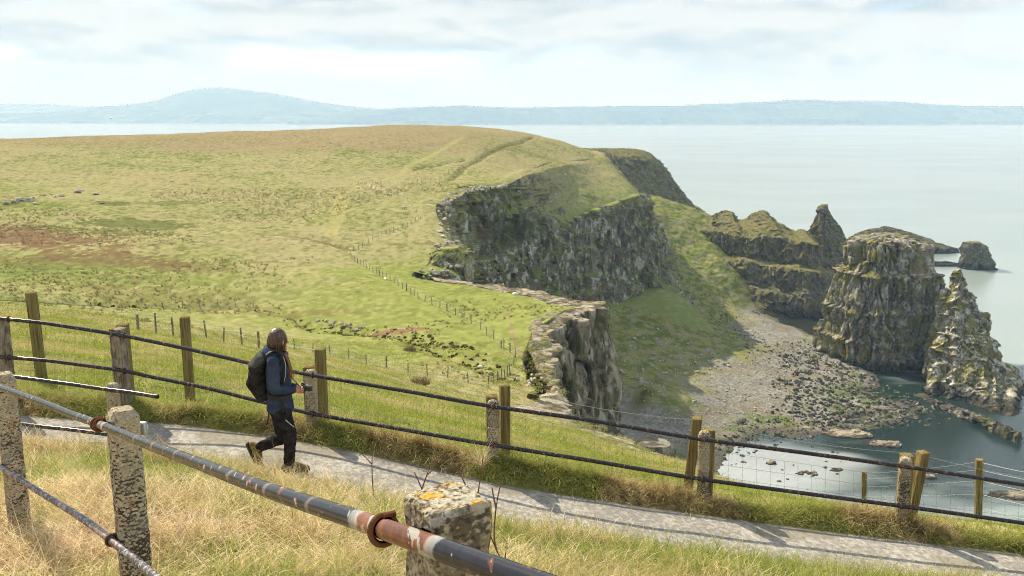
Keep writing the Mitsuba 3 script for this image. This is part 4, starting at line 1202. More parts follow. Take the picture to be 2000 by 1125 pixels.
up1 = [on_line((p + off3)[:2]) for p in PT[:3]]
up1 = [up1[0] + (up1[0] - up1[1])] + up1 + [up1[2] + (up1[2] - up1[1]) * 0.5 + [0, 0, .03]]
lo1 = [p - [0, 0, dz] for p, dz in zip(up1, (.585, .585, .578, .57, .57))]
_, S = rail('top_rail', 'worn_paint', up1, 0.0205, NEAR, step=0.02, wob=0.008)
RUSTY += [(S[3] - 0.20, S[3] + 0.12), (S[2] - 0.04, S[2] + 0.05)]
rail('lower_rail', 'faded_paint', lo1, 0.0185, NEAR, step=0.03, wob=0.01, seed=3)
for i, which in ((1, 'top'), (2, 'top'), (1, 'low'), (0, 'top')):
    L_ = up1 if which == 'top' else lo1
    c = L_[i + 1]
    ax = (L_[i + 1] - L_[i]) / np.linalg.norm(L_[i + 1] - L_[i])
    for dx in ((-0.085, -0.045) if which == 'top' and i == 1 else (-0.095,) if i == 2 else (-0.03,)):
        q = c + ax * dx
        m = ring_mesh(q, ax, 0.0275 if which == 'top' else 0.0250, 0.0068)
        arms = [tube([q + np.array([0, 0, s * 0.0275]) - np.array([*left, 0]) * a for a in (0.0, 0.025)], 0.0068, 8) for s in (-1, 1)]
        obj('clamp', join([m] + arms), 'rust', NEAR, 40)
b = PT[1] + np.array([*(-left * 0.058), -0.115])
obj('bolt', join([tube([b, b - np.array([*left, 0]) * 0.05], 0.012, 8), box((0.05, 0.035, 0.06), b - np.array([*left, 0]) * 0.02, 0.005)]), 'galvanised', NEAR, 40)

# the short end of another railing on the near side of the path
END = thing('railing_end', 'short end of a pipe railing on one dark stub post, left end of the path', 'railing')
c0 = offset_point(233, -0.86)
tz = PY(233, 752, c0[1])[2]
m = post_mesh(0.115, tz - c0[2] + 0.02, 0.1, 0.012, 0.03, seed=9)
m.apply_translation(c0)
obj('post', m, 'concrete_post', END, 40)
o = np.array([0, -0.085, 0])
rail('top_rail', 'black_paint', [PY(-200, 697, c0[1] + 1.2) + o, PY(0, 727, c0[1] + .35) + o, PY(140, 745, c0[1] + .12) + o, PY(233, 758, c0[1]) + o, PY(314, 770, c0[1] - .25) + o], 0.022, END, step=.06, sides=12)
rail('lower_rail', 'black_paint', [PY(-200, 790, c0[1] + 1.2) + o, PY(30, 820, c0[1] + .35) + o, PY(110, 830, c0[1] + .12) + o, PY(240, 846, c0[1]) + o], 0.022, END, step=.06, sides=12)

# the path railing: stout posts on the bank, two black pipes
WALK = thing('path_railing', 'long railing of rough posts and two thin black rails along the far path edge', 'railing')
stub_w = {}
SIDE = PATH_HALF + 0.28
posts = [(-240, 600, 'w'), (17, 620, 'w'), (243, 640, 'w'), (611, 722, 'c'), (964, 782, 'c'), (1371, 843, 'c'), (1759, 893, 'c'), (2130, 955, 'c')]
WP = []
for i, (u, vt, kind) in enumerate(posts):
    p = offset_point(u, SIDE)
    top = PY(u, vt, p[1])
    h = top[2] - p[2]
    m = post_mesh(0.13 if kind == 'c' else 0.16, h, PATH_T[len(PATH_T) // 2][1] * 0 - 0.15 + 0.2 * math.sin(i * 5), 0.02, 0.035 if kind == 'c' else 0.01, seed=20 + i)
    m.apply_translation(p)
    obj('post', m, 'concrete_post' if kind == 'c' else 'grey_wood', WALK, 40)
    WP.append((u, p, top))


def on_rail(u, v):
    """height and place of a rail seen at (u, v), held in front of the posts"""
    q = offset_point(u, SIDE - 0.10)
    return PY(u, v, q[1])


TOPR = [(-320, 590), (-150, 606), (0, 622), (70, 629), (140, 639), (243, 656), (350, 678), (430, 696), (487, 709), (611, 733), (700, 748), (800, 765), (963, 794), (1100, 813), (1371, 858), (1560, 883), (1758, 910), (2000, 947), (2250, 985)]
LOWR = [(-320, 668), (-150, 683), (0, 697), (80, 703), (160, 713), (240, 724), (300, 737), (400, 757), (500, 782), (611, 808), (760, 834), (963, 869), (1100, 891), (1371, 936), (1560, 962), (1757, 988), (2000, 1022), (2250, 1062)]
tr = [on_rail(u, v) for u, v in TOPR]
lr = [on_rail(u, v) for u, v in LOWR]
rail('top_rail', 'black_paint', tr, 0.024, WALK, sides=12, step=0.08)
rail('lower_rail', 'black_paint', lr, 0.024, WALK, sides=12, step=0.08, seed=5)
for u, p, top in WP:
    for lst, vv in ((TOPR, np.interp(u, [a for a, _ in TOPR], [b for _, b in TOPR])), (LOWR, np.interp(u, [a for a, _ in LOWR], [b for _, b in LOWR]))):
        c = on_rail(u, vv)
        ax = on_rail(u + 20, vv) - c
        obj('clamp', ring_mesh(c, (1, -0.2, 0), 0.034, 0.007, 18, 6), 'rust', WALK, 40)

# the wire fence outside it
WIRE = thing('wire_fence', 'wire mesh fence on square wooden posts just beyond the path railing', 'fence')
wp = [(-260, 545, 2.6, 0.11), (78, 570, 2.9, 0.125), (372, 618, 2.3, 0.12), (632, 680, 1.45, 0.12), (986, 750, 1.4, 0.12), (1356, 815, 1.35, 0.12), (1790, 881, 1.3, 0.12), (2180, 948, 1.3, 0.12)]
WT = []
for i, (u, vt, side, w) in enumerate(wp):
    p = offset_point(u, side)
    top = PY(u, vt, p[1])
    h = top[2] - p[2]
    ln = {1356: (0.09, 0), 1790: (0.11, 0), 78: (-0.02, 0)}.get(u, (0.0, 0))
    m = post_mesh(w, h, 0.35 * math.sin(i * 3.3), 0.012, 0.012, seed=40 + i, lean=ln, rough=0.001)
    m.apply_translation(p - np.array([ln[0] * h, 0, 0]))
    obj('post', m, 'fence_wood', WIRE, 40)
    WT.append((p, top - [0, 0, 0.03]))
for u, vt in ((252, 632), (608, 714), (961, 771), (1378, 837), (1760, 887)):   # cut-off stubs behind the railing's posts
    p = offset_point(u, SIDE + 0.2)
    top = PY(u, vt, p[1])
    m = post_mesh(0.13, top[2] - p[2], 0.1, 0.01, 0.01, seed=u, rough=0.001)
    m.apply_translation(p)
    obj('stub_post', m, 'fence_wood', WIRE, 40)


def wire_run(pts, hs, r, name, mat, parent, sag=0.03, verticals=0.0):
    ms = []
    for (p0, t0), (p1, t1) in zip(pts[:-1], pts[1:]):
        L = np.linalg.norm(t1 - t0)
        for k, hfrac in enumerate(hs):
            a, b = p0 + (t0 - p0) * hfrac, p1 + (t1 - p1) * hfrac
            t = np.linspace(0, 1, 9)[:, None]
            P = a * (1 - t) + b * t
            P[:, 2] -= sag * (1 if hfrac > .9 else .4) * (4 * t * (1 - t))[:, 0]
            ms.append(tube(P, r, 4, False))
        if verticals:
            for t in np.arange(verticals / L / 2, 1, verticals / L):
                a, b = p0 * (1 - t) + p1 * t, t0 * (1 - t) + t1 * t
                hm = hs[-2] if len(hs) > 2 else hs[-1]
                ms.append(tube([a + (b - a) * hs[0], a + (b - a) * hm - [0, 0, .01]], r * .8, 4, False))
    return obj(name, join(ms), mat, parent, smooth=False)


wire_run(WT, [1.0], 0.0026, 'top_wire', 'galvanised', WIRE, 0.07)
k = wire_run(WT, [0.06, 0.2, 0.34, 0.5, 0.66, 0.82], 0.0020, 'mesh', 'green_wire', WIRE, 0.02, verticals=0.17)
BR = thing('wire_fence', 'short branch of wire fence on two round posts above the water, at right', 'fence')
bp = []
for u, vt, vb, Y, w in ((1913, 897, 1006, 12.6, 0.055), (1688, 921, 1000, 17.0, 0.05)):
    top, bot = PY(u, vt, Y), PY(u, vb, Y)
    bot[2] = min(bot[2], ground1(*bot[:2])) - 0.1
    obj('post', tube([bot, bot * .5 + top * .5, top], w, 12), 'fence_wood', BR, 40)
    bp.append((PY(u, vb, Y), top - [0, 0, 0.04]))
q = PY(2120, 940, 10.6)
bp = [(q - [0, 0, .8], q)] + bp
wire_run(bp, [.15, .4, .65, .85, 1.0], 0.0024, 'wire', 'galvanised', BR, 0.03)

# ---------------------------------------------------------------- field fences
FENCES = [
    ('long post and wire fence running down the field to the cliff edge', 1.05, [(979, 681), (964, 667), (951, 660), (938, 651), (921, 641), (906, 631), (890, 621), (873, 612), (859, 605), (844, 598), (830, 591), (817, 586), (810, 580), (803, 577), (794, 570), (786, 565), (778, 560), (771, 555), (763, 551), (755, 545), (748, 541), (741, 538), (735, 535), (729, 532), (722, 528), (716, 524), (710, 520), (705, 517), (698, 513), (693, 509), (688, 506), (684, 500)]),
    ('post and wire fence bending up past the gully behind the long fence', 1.05, [(691, 492), (700, 490), (709, 486), (720, 479), (728, 472), (738, 464), (746, 460), (754, 457), (761, 455), (769, 451), (777, 447), (786, 443), (795, 439), (803, 434), (811, 430), (818, 427), (822, 427), (813, 414), (806, 401), (796, 389), (789, 384), (777, 380), (765, 378), (755, 378), (744, 376), (734, 372), (725, 370), (716, 366), (707, 363), (700, 362)]),
    ('far row of fence posts along the track below the brow of the hill', 1.1, [(712, 362), (728, 362), (744, 362), (760, 362), (776, 363), (790, 363), (806, 362), (815, 361), (823, 360), (832, 360), (840, 359), (850, 358), (859, 357), (868, 345), (876, 338), (884, 330), (896, 324)]),
    ('low post and wire fence across the wet hollow below the slope', 1.15, [(270, 643), (305, 650), (339, 657), (370, 658), (404, 660), (436, 667), (473, 672), (506, 678), (541, 681), (576, 685), (611, 691), (645, 697), (681, 702), (716, 715), (755, 724), (797, 732), (835, 737), (874, 742), (915, 750), (953, 758), (965, 750), (972, 746), (979, 742), (986, 738), (990, 734), (996, 729), (1003, 717), (1007, 700), (996, 691), (984, 684)]),
    ('row of small posts beside the ditch in the hollow', 1.0, [(317, 597), (356, 597), (390, 595), (425, 594), (460, 594), (494, 596)])]
for lab, hgt, pl in FENCES:
    fk = thing('field_fence', lab, 'fence')
    run = []
    for i, (u, v) in enumerate(pl):
        p = hit(u, v)
        r = 0.055 if i % 7 else 0.085
        lx, ly = 0.1 * math.sin(i * 2.7), 0.1 * math.sin(i * 4.1)
        h = hgt * (0.9 + 0.25 * abs(math.sin(i * 1.9)))
        obj('post', tube([p - [0, 0, .3], p + [lx * .5, ly * .5, h * .5], p + [lx, ly, h]], r, 7), 'grey_wood', fk, 30)
        run.append((p, p + [lx, ly, h - .05]))
    wire_run(run, [0.25, 0.6, 1.0], 0.007, 'wire', 'galvanised', fk, 0.05)
# ---------------------------------------------------------------- loose rocks
def rock_proto(seed, sub=2, flat=0.7, jag=0.3):
    m = trimesh.creation.icosphere(subdivisions=sub)
    v = np.array(m.vertices)
    g = np.random.default_rng(seed)
    for _ in range(7):                                           # planes that cut the lump into a block
        n = g.normal(size=3)
        n /= np.linalg.norm(n)
        c = 0.55 + 0.3 * g.random()
        s = v @ n
        v = v - np.outer(np.maximum(s - c, 0), n)
    v = v * (1 + jag * nz(v + seed * 7.7, 0.6, 2, seed))[:, None]
    v *= [1, 0.6 + 0.4 * g.random(), flat]
    return trimesh.Trimesh(v, m.faces, process=False)


def beach_rock_fn(p, n, uv):
    r = mikit.cell_rand(p.x / 1.1, p.y / 1.1, 0)
    f = fbm(p.x / 0.5, p.y / 0.5, p.z / 0.5, 3)
    c = mix((0.045, 0.042, 0.038), (0.12, 0.112, 0.098), smoothstep(0.25, 0.8, 0.5 * f + 0.5 * r))
    c = mix(c, (0.30, 0.28, 0.24), 0.7 * smoothstep(0.66, 0.86, 0.6 * r + 0.4 * f + 0.12 * n.z))
    return mix(c, (0.10, 0.12, 0.04), 0.5 * smoothstep(0.5, 0.66, fbm(p.x / 5, p.y / 5, 1, 2)))


def pale_rock_fn(p, n, uv):
    f = fbm(p.x / 0.6, p.y / 0.6, p.z / 0.4, 3)
    return mix((0.16, 0.14, 0.11), (0.46, 0.42, 0.34), smoothstep(0.3, 0.65, f + 0.12 * n.z))


def peat_fn(p, n, uv):
    f = fbm(p.x / 0.5, p.y / 0.5, p.z / 0.4, 3)
    return mix(mix((0.045, 0.030, 0.018), (0.13, 0.085, 0.045), f), (0.13, 0.145, 0.035), smoothstep(0.5, 0.8, n.z + 0.7 * (f - .5)))


def slab_fn(p, n, uv):
    f = fbm(p.x / 1.2, p.y / 1.2, p.z / 0.5, 4)
    c = mix((0.09, 0.075, 0.055), (0.33, 0.29, 0.22), smoothstep(0.35, 0.65, f + 0.12 * n.z))
    return mix(c, (0.04, 0.035, 0.028), smoothstep(0.6, 0.1, p.z))


for key, fn in dict(beach_rock=beach_rock_fn, pale_rock=pale_rock_fn, peat=peat_fn, slab_rock=slab_fn).items():
    scene[key] = diffuse(fn)

ROCKS = [rock_proto(300 + k, 2 if k < 4 else 1, 0.75) for k in range(8)]
ROCK_PLY = [mikit.ply(m, 'beach_rock', smooth=25) for m in ROCKS[:4]]
g = np.random.default_rng(11)


def in_image(poly, n, zf, seed):
    """n points of the shore under a region of the view"""
    gg = np.random.default_rng(seed)
    P = shapely.Polygon(poly)
    x0, y0, x1, y1 = P.bounds
    q = np.stack([gg.uniform(x0, x1, n * 3), gg.uniform(y0, y1, n * 3)], 1)
    q = q[shapely.contains_xy(P, q[:, 0], q[:, 1])][:n]
    w = np.array([PZ(u, v, zf)[:2] for u, v in q])
    return w


FIELDS = [([(1530, 700), (1610, 690), (1700, 740), (1830, 790), (1800, 830), (1700, 832), (1620, 835), (1540, 812), (1520, 760)], 2000, 0.7, (0.28, 1.05)),
          ([(1420, 850), (1540, 800), (1640, 830), (1600, 850), (1500, 860), (1410, 905)], 420, 0.5, (0.25, 0.8)),
          ([(1440, 690), (1560, 655), (1620, 690), (1540, 705), (1470, 720)], 300, 2.5, (0.2, 0.6)),
          ([(1400, 870), (1600, 845), (1690, 860), (1660, 930), (1560, 960), (1420, 930)], 70, 0.0, (0.25, 0.85)),
          ([(1360, 590), (1450, 610), (1500, 660), (1420, 660), (1360, 610)], 320, 6.0, (0.2, 0.6))]
ALL = []
for poly, n, zf, (s0, s1) in FIELDS:
    w = in_image(poly, n, zf, 13 + n)
    w = w + g.normal(0, 2.6, w.shape)
    s = s0 + (s1 - s0) * g.random(len(w)) ** 3.2
    ALL.append(np.column_stack([w, s, np.full(len(w), len(ALL))]))
ALL = np.concatenate(ALL)
zz = np.maximum(shore_z(ALL[:, :2]), -0.25)
order = np.argsort(-ALL[:, 2] / np.hypot(ALL[:, 0], ALL[:, 1]))


def rock_matrix(x, y, z, s, k):
    gg = np.random.default_rng(k)
    a = gg.random() * 360
    return T().translate([x, y, z + s * 0.25]).rotate([0, 0, 1], a).rotate([1, 0, 0], 30 * (gg.random() - .5)).scale([s * (0.8 + .5 * gg.random()), s * (0.7 + .4 * gg.random()), s * (0.6 + .5 * gg.random())])


FIELD_LABELS = ['dark weathered boulder in the wide field of loose rocks below the broad stack', 'dark weed-edged boulder on the near margin of the boulder field by the pale water', 'grey boulder on the upper shingle below the stepped rock ridge',
                'dark boulder standing in the pale shallow water of the cove', 'grey boulder on the rough slope at the foot of the green corridor']
FIELD_GROUPS = ['boulders below the broad stack', 'boulders at the water margin', 'boulders below the ridge', 'boulders in the shallows', 'boulders below the corridor']
for c, i in enumerate(order[:280]):
    k = put('boulder', ROCK_PLY[c % 4], to_world=rock_matrix(*ALL[i, :2], zz[i], ALL[i, 2], int(i)))
    tag(k, FIELD_LABELS[int(ALL[i, 3])], 'boulder', FIELD_GROUPS[int(ALL[i, 3])])
rest = []
for i in order[280:]:
    m = ROCKS[4 + int(i) % 4].copy()
    m.apply_transform(np.array(rock_matrix(*ALL[i, :2], zz[i], ALL[i, 2], int(i)).matrix))
    rest.append(m)
tag(obj('rubble', join(rest), 'beach_rock', smooth=False), 'dark stones covering the shore below the sea stacks', kind='stuff')

# scree at the foot of the green talus, and stones over the shingle
sc = []
for poly, n, zf, s1, mat in [([(1205, 700), (1300, 660), (1440, 700), (1380, 730), (1300, 745), (1215, 775)], 420, 6, .75, 0), ([(1240, 800), (1420, 720), (1560, 700), (1520, 790), (1400, 840), (1270, 880)], 1500, 2.6, .38, 0)]:
    w = in_image(poly, n, zf, n)
    h = shore_z(w)
    for k, (x, y) in enumerate(w):
        m = ROCKS[4 + k % 4].copy()
        s = 0.16 + s1 * g.random() ** 4
        m.apply_transform(np.array(rock_matrix(x, y, h[k], s, k + 5000).matrix))
        sc.append(m)
tag(obj('scree', join(sc), 'pale_rock', smooth=False), 'pale broken stones on the shingle and below the green talus', kind='stuff')


def slab(u, v, L, W, H, turn, seed, label, z0=-0.3, name='rock_slab', mat='slab_rock', rough=0.42):
    c = PZ(u, v, 0)
    m = trimesh.creation.icosphere(subdivisions=4)
    p = np.array(m.vertices)
    p = np.sign(p) * np.abs(p) ** [0.8, 0.8, 0.5]
    p *= [L / 2, W / 2, H]
    p += np.stack([nz(p + seed * 5, 1.6, 3, seed), nz(p + seed * 9, 1.6, 3, seed), nz(p + seed, 0.9, 3, seed) * .8], -1) * min(W, 3.5) * rough
    p[:, 2] *= 0.6 + 0.8 * sm(-L / 2, L / 2, p[:, 0])
    R = np.array([[math.cos(turn), -math.sin(turn)], [math.sin(turn), math.cos(turn)]])
    p[:, :2] = p[:, :2] @ R.T
    mm = trimesh.Trimesh(p + [c[0], c[1], z0], m.faces, process=False)
    return tag(obj(name, mm, mat, smooth=30), label, 'rock')


slab(1650, 848, 15, 7, 1.0, -0.25, 1, 'broad pale brown rock slab at the edge of the boulders')
slab(1722, 868, 11, 5, 0.8, -0.2, 2, 'brown rock slab just off the boulders in the dark pool')
slab(1570, 838, 6, 3, 0.7, 0.2, 3, 'pale slab on the near edge of the boulder field')
slab(1572, 925, 6, 3.4, 0.5, -0.1, 4, 'low mossy rock in the middle of the pale shallows')
slab(1755, 915, 7, 3, 0.5, -0.3, 5, 'pale rock breaking the dark water behind the last stout post')
slab(1805, 930, 6, 3.4, 0.7, -0.5, 6, 'pale pointed rock in the water beside the tall wooden post')
slab(1985, 968, 14, 6, 0.7, -0.12, 7, 'flat seaweed-fringed rock at the right edge of the water')
slab(1505, 905, 2.6, 2.2, 1.1, 0.5, 8, 'dark upright boulder standing alone in the pale shallows')
slab(1630, 918, 4, 2.4, 0.5, 0.2, 9, 'small brown rock awash right of the pale shallows')
slab(1447, 832, 2.6, 1.8, 0.9, 0.2, 10, 'single dark boulder on the shingle near the green weed', z0=0.8, mat='beach_rock')
a_, b_ = PZ(1800, 775, 0), PZ(1995, 866, 0)
mid_ = project((a_ + b_) / 2)
slab(mid_[0], mid_[1], float(np.linalg.norm(b_ - a_)), 3.2, 2.6, math.atan2(b_[1] - a_[1], b_[0] - a_[0]), 12, 'long narrow fin of rock slanting into the water below the jagged stack', z0=-0.5, name='rock_fin', mat='beach_rock', rough=1.1)

# basalt knob below the near slope
c = PY(1278, 893, 57)
m = rock_body(c[0], c[1], [(c[2] - 9, 1.7, 1.5, 0, 0), (c[2] - 1.0, 1.35, 1.3, 0, 0), (c[2] + .7, 1.25, 1.2, 0, 0), (c[2] + 1.0, .9, .9, 0, 0)], 3.2, 140, 90, 0.13, 401, col=0.5, tall=5, top_noise=0.15)
tag(obj('rock_outcrop', m, 'beach_rock', smooth=40), 'dark columnar knob of rock at the end of the near slope above the shingle', 'rock outcrop')

# stones in the field
FS = [(12, 403, 1.3), (30, 401, 1.5), (42, 396, 1.9), (57, 396, 1.7), (70, 402, 1.2), (62, 391, 1.1), (107, 387, 1.1), (121, 385, 1.4), (150, 375, 2.0), (157, 371, 1.5), (187, 378, 1.2), (200, 399, 1.0), (86, 384, .8)]
ORD = 'first second third fourth fifth sixth seventh eighth ninth tenth eleventh twelfth thirteenth'.split()
for k, (u, v, s) in enumerate(FS):
    p = hit(u, v)
    kk = put('field_stone', mikit.ply(rock_proto(500 + k, 2, .7), 'pale_rock', smooth=25), to_world=T().translate([p[0], p[1], p[2] + .15]).rotate([0, 0, 1], k * 77).scale(s * 0.62))
    tag(kk, f"grey stone in the broken row at the field's left edge, {ORD[int(np.argsort(np.argsort([q[0] for q in FS]))[k])]} from the left", 'stone', 'grey stones in the left of the field')
p = hit(1041, 778)
tag(put('field_stone', mikit.ply(rock_proto(521, 3, .85), 'peat', smooth=25), to_world=T().translate([p[0], p[1], p[2] + .3]).scale(0.62)), 'round reddish boulder on the grass just above the gully', 'stone')
for k, (u, v, s, lab) in enumerate([(1007, 578, .55, 'small white stone on the headland turf above the long fence'), (753, 545, .4, 'white stone at the foot of the long fence'), (939, 722, .4, 'white stone on the grass beside the wet hollow')]):
    p = hit(u, v)
    tag(put('field_stone', mikit.ply(rock_proto(540 + k, 2, .6), plain((0.62, 0.6, 0.55), .8), smooth=25), to_world=T().translate([p[0], p[1], p[2] + .1]).scale(s)), lab, 'stone')
m = []
gg = np.random.default_rng(21)
for k in range(34):                                              # pale stones washed out along the stream
    u = gg.uniform(612, 705)
    v = 622 + (u - 612) * 0.23 + gg.uniform(-3, 7)
    p = hit(u, v)
    q = ROCKS[4 + k % 4].copy()
    q.apply_transform(np.array(rock_matrix(p[0], p[1], p[2], 0.16 + 0.36 * gg.random() ** 2, k).matrix))
    m.append(q)
for k in range(26):
    u, v = gg.uniform(1010, 1060), gg.uniform(733, 756)
    p = hit(u, v)
    q = ROCKS[4 + k % 4].copy()
    q.apply_transform(np.array(rock_matrix(p[0], p[1], p[2], 0.12 + 0.3 * gg.random() ** 2, k).matrix))
    m.append(q)
tag(obj('stream_stones', join(m), 'pale_rock', smooth=False), 'pale stones washed out of the turf along the stream', kind='stuff')
m = []
rim = MAIN[0][:26, :2]
for k in range(210):                                             # weathered stones along the lip of the gully
    i = gg.integers(0, len(rim) - 1)
    t = gg.random()
    q = rim[i] * (1 - t) + rim[i + 1] * t + gg.normal(0, 1.6, 2)
    r = ROCKS[4 + k % 4].copy()
    r.apply_transform(np.array(rock_matrix(q[0], q[1], ground1(*q) - .1, 0.3 + 0.75 * gg.random() ** 2, k).matrix))
    m.append(r)
tag(obj('lip_stones', join(m), 'pale_rock', smooth=False), 'pale weathered stones along the lip of the gully', kind='stuff')
m = []
for d, n, w in ((DITCH[0], 110, .6), (DITCH[1], 250, 1.2), (DITCH[2], 90, .8)):
    d = np.array(d)[:, :2]
    L = np.concatenate([[0], np.cumsum(np.hypot(*np.diff(d, axis=0).T))])
    for k in range(n):
        s = gg.random() * L[-1]
        q = np.array([np.interp(s, L, d[:, 0]), np.interp(s, L, d[:, 1])]) + gg.normal(0, w, 2)
        r = ROCKS[4 + k % 4].copy()
        r.apply_transform(np.array(rock_matrix(q[0], q[1], ground1(*q) - .08, 0.14 + 0.34 * gg.random() ** 2, k).matrix))
        m.append(r)
tag(obj('peat_clods', join(m), 'peat', smooth=False), 'dark clods of turf and peat along the stream and ditch', kind='stuff')

for u, v, s, lab in [(820, 752, 1.0, 'square-looking clump of brown rushes on the wet grass near the hollow fence'), (800, 690, .9, 'wide low clump of rushes behind the hollow fence')]:
    p = hit(u, v)
    bv, bf = blades(420, 0.55, 0.62, 0.3, 0.35, 0.022, 3, 700 + u, 0.6)
    tag(obj('rush_clump', trimesh.Trimesh(bv * [1.5 * s, 1.0 * s, s] + p, bf, process=False), 'rush_blades', smooth=False), lab, 'rushes')

# ---------------------------------------------------------------- sheep and a gull
scene['fleece'] = plain((0.58, 0.54, 0.45), 0.9)
scene['sheep_face'] = plain((0.03, 0.028, 0.026), 0.7)


def relaxed(m, edge, rounds):
    k = m.to_mesh()
    t = trimesh.Trimesh(k.vert_properties[:, :3], k.tri_verts, process=True)
    v0 = np.array(t.vertices)
    e = t.edges_unique
    for r in range(rounds):                                      # smoothing that cannot run away at slivers
        v = np.array(t.vertices)
        s, c = np.zeros_like(v), np.zeros(len(v))
        for a, b in ((0, 1), (1, 0)):
            np.add.at(s, e[:, a], v[e[:, b]])
            np.add.at(c, e[:, a], 1)
        d = (s / np.maximum(c, 1)[:, None] - v) * (0.55 if r % 2 == 0 else -0.56)
        t.vertices = v0 + np.clip(v + d - v0, -edge, edge)
    return t


def blob(joints, radii, pairs, edge, rounds=10):
    """hulls of spheres along the bones, joined and smoothed to one surface"""
    M = manifold3d.Manifold
    parts = []
    for a, b in pairs:
        s = [M.sphere(radii[k], 20).translate(list(map(float, joints[k]))) for k in (a, b)]
        parts.append(M.batch_hull(s))
    m = M.batch_boolean(parts, manifold3d.OpType.Add).refine_to_length(edge)
    return relaxed(m, edge, rounds)


def sheep(u, v, turn, label, graze):
    p = hit(u, v)
    key = thing('sheep', label, 'sheep')
    W = T().translate([float(p[0]), float(p[1]), float(p[2]) - 0.02]).rotate([0, 0, 1], turn)
    J = dict(a=(-.38, 0, .60), b=(.30, 0, .62), c=(.0, 0, .60), n=(.48, 0, .70), h=(.66, 0, .35 if graze else .86), m=(.78, 0, .22 if graze else .80))
    R = dict(a=.23, b=.22, c=.26, n=.13, h=.09, m=.06)
    body = blob(J, R, ['ac', 'cb', 'bn'], 0.05)
    put('body', mikit.ply(body, 'fleece', smooth=True), key, W)
    hd = blob(J, R, ['nh', 'hm'], 0.03)
    ears = [trimesh.creation.icosphere(subdivisions=1, radius=1).apply_scale([.03, .08, .02]).apply_translation([J['h'][0] - .05, s * .11, J['h'][2] + .06]) for s in (-1, 1)]
    put('head', mikit.ply(join([hd] + ears), 'sheep_face', smooth=True), key, W)
    for x, s in ((-.36, -1), (-.36, 1), (.28, -1), (.28, 1)):
        hind = -.05 if x < 0 else .02
        put('leg', mikit.ply(tube([(x, s * .12, .48), (x + hind * -1, s * .12, .30), (x + hind, s * .12, .16), (x, s * .12, 0)], [.07, .05, .032, .035], 8), 'sheep_face', smooth=True), key, W)


sheep(735, 360, 160, 'sheep standing by the far fence corner, farthest of the three', False)
sheep(762, 382, 200, 'sheep grazing beside the bend of the fence below the far corner', True)
sheep(788, 405, 20, 'sheep grazing nearest of the three, left of the cliff-edge fence', True)
gl = thing('gull', 'small white gull flying low over the sea at the left', 'bird')
c = PY(217, 231, 130)
wing = []
body = trimesh.creation.icosphere(subdivisions=2).apply_scale([.20, .055, .06]).apply_translation(c)
obj('body', body, plain((.75, .75, .74), .7), gl, smooth=True)
for s in (-1, 1):
    pts_ = np.array([(-.07, 0, .02), (.09, 0, .02), (.10, .22 * s, .13), (-.03, .22 * s, .13), (.02, .52 * s, .06), (-.03, .50 * s, .06)]) + c
    f = np.array([(0, 1, 2), (0, 2, 3), (3, 2, 4), (3, 4, 5)])
    up_ = trimesh.Trimesh(np.vstack([pts_, pts_ - [0, 0, .012]]), np.vstack([f, f[:, ::-1] + 6]), process=False)
    obj('wing', up_, plain((.5, .52, .54), .7), gl, smooth=False)

# ---------------------------------------------------------------- dead weed stalks on the near bank
def stalk_fn(p, n, uv):
    return mix((0.10, 0.055, 0.04), (0.24, 0.15, 0.11), noise(p.x / .02, p.y / .02, p.z / .05))


scene['dead_stalk'] = diffuse(stalk_fn)
for lab, Y, lines in [('tall brown dead stalk with a side shoot, leftmost of the stalks by the lichened post', 8.0, [[(734, 1030), (731, 985), (727, 930), (727, 885), (733, 846)], [(727, 908), (714, 893), (702, 884)], [(729, 872), (736, 862)]]),
                      ('forked dead twig seen above the left side of the lichened post', 6.4, [[(818, 985), (826, 950), (836, 922), (842, 906), (855, 896)], [(824, 955), (814, 932), (809, 922)], [(834, 928), (848, 915)]]),
                      ('thin dead stem leaning left behind the lichened post', 6.4, [[(922, 985), (908, 945), (890, 910), (873, 885)], [(893, 915), (885, 905)]]),
                      ('reddish dead stalk standing behind the right shoulder of the lichened post', 6.0, [[(932, 985), (935, 955), (940, 918), (944, 890)], [(937, 940), (941, 930)]]),
                      ('branched reddish dead stalk right of the lichened post', 5.6, [[(985, 1110), (972, 1080), (952, 1032)], [(972, 1080), (965, 1045), (968, 1000), (974, 962), (983, 932)], [(969, 992), (963, 965), (961, 952)], [(985, 1100), (988, 1078)]])]:
    k = thing('dead_weed', lab, 'weed')
    ms = []
    for li, L in enumerate(lines):
        P = [PY(u, v, Y) for u, v in L]
        if li == 0:
            gz = ground1(P[0][0], P[0][1]) - 0.05
            if gz < P[0][2]:
                P = [np.array([P[0][0] + 0.02, P[0][1], gz])] + P
        P = dense(P, 3)
        r = np.linspace(.0075 if li == 0 or Y < 5.7 else .005, .0035, len(P))
        obj('stem' if li == 0 else 'branch', tube(P, r, 6), 'dead_stalk', k, 40)
tuft_v, tuft_f = blades(160, 0.03, 0.24, 0.4, 0.5, 0.004, 4, 900, 1.5)
c = offset_point(938, PATH_HALF + 0.12)
tag(obj('grass_tuft', trimesh.Trimesh(tuft_v * [1.2, 1.2, 1.6] + [c[0], c[1], c[2] + .02], tuft_f, process=False), 'straw_blades', smooth=False), 'pale feathery grass tuft at the foot of the post behind the lichened post', 'grass tuft')
# ---------------------------------------------------------------- the walker
MM = manifold3d.Manifold
zp = EYE_Z - 3.95
for _ in range(12):                                              # where the standing foot meets the path
    q = PZ(566, 921, zp)
    zp = PATHF[np.argmin(np.hypot(PATHF[:, 0] - q[0], PATHF[:, 1] - q[1])), 2] + 0.012
WY = float(q[1]) + 0.085
FOOT_Z = None


def J_(u, v, dy=0.0):
    return PY(u, v, WY + dy)


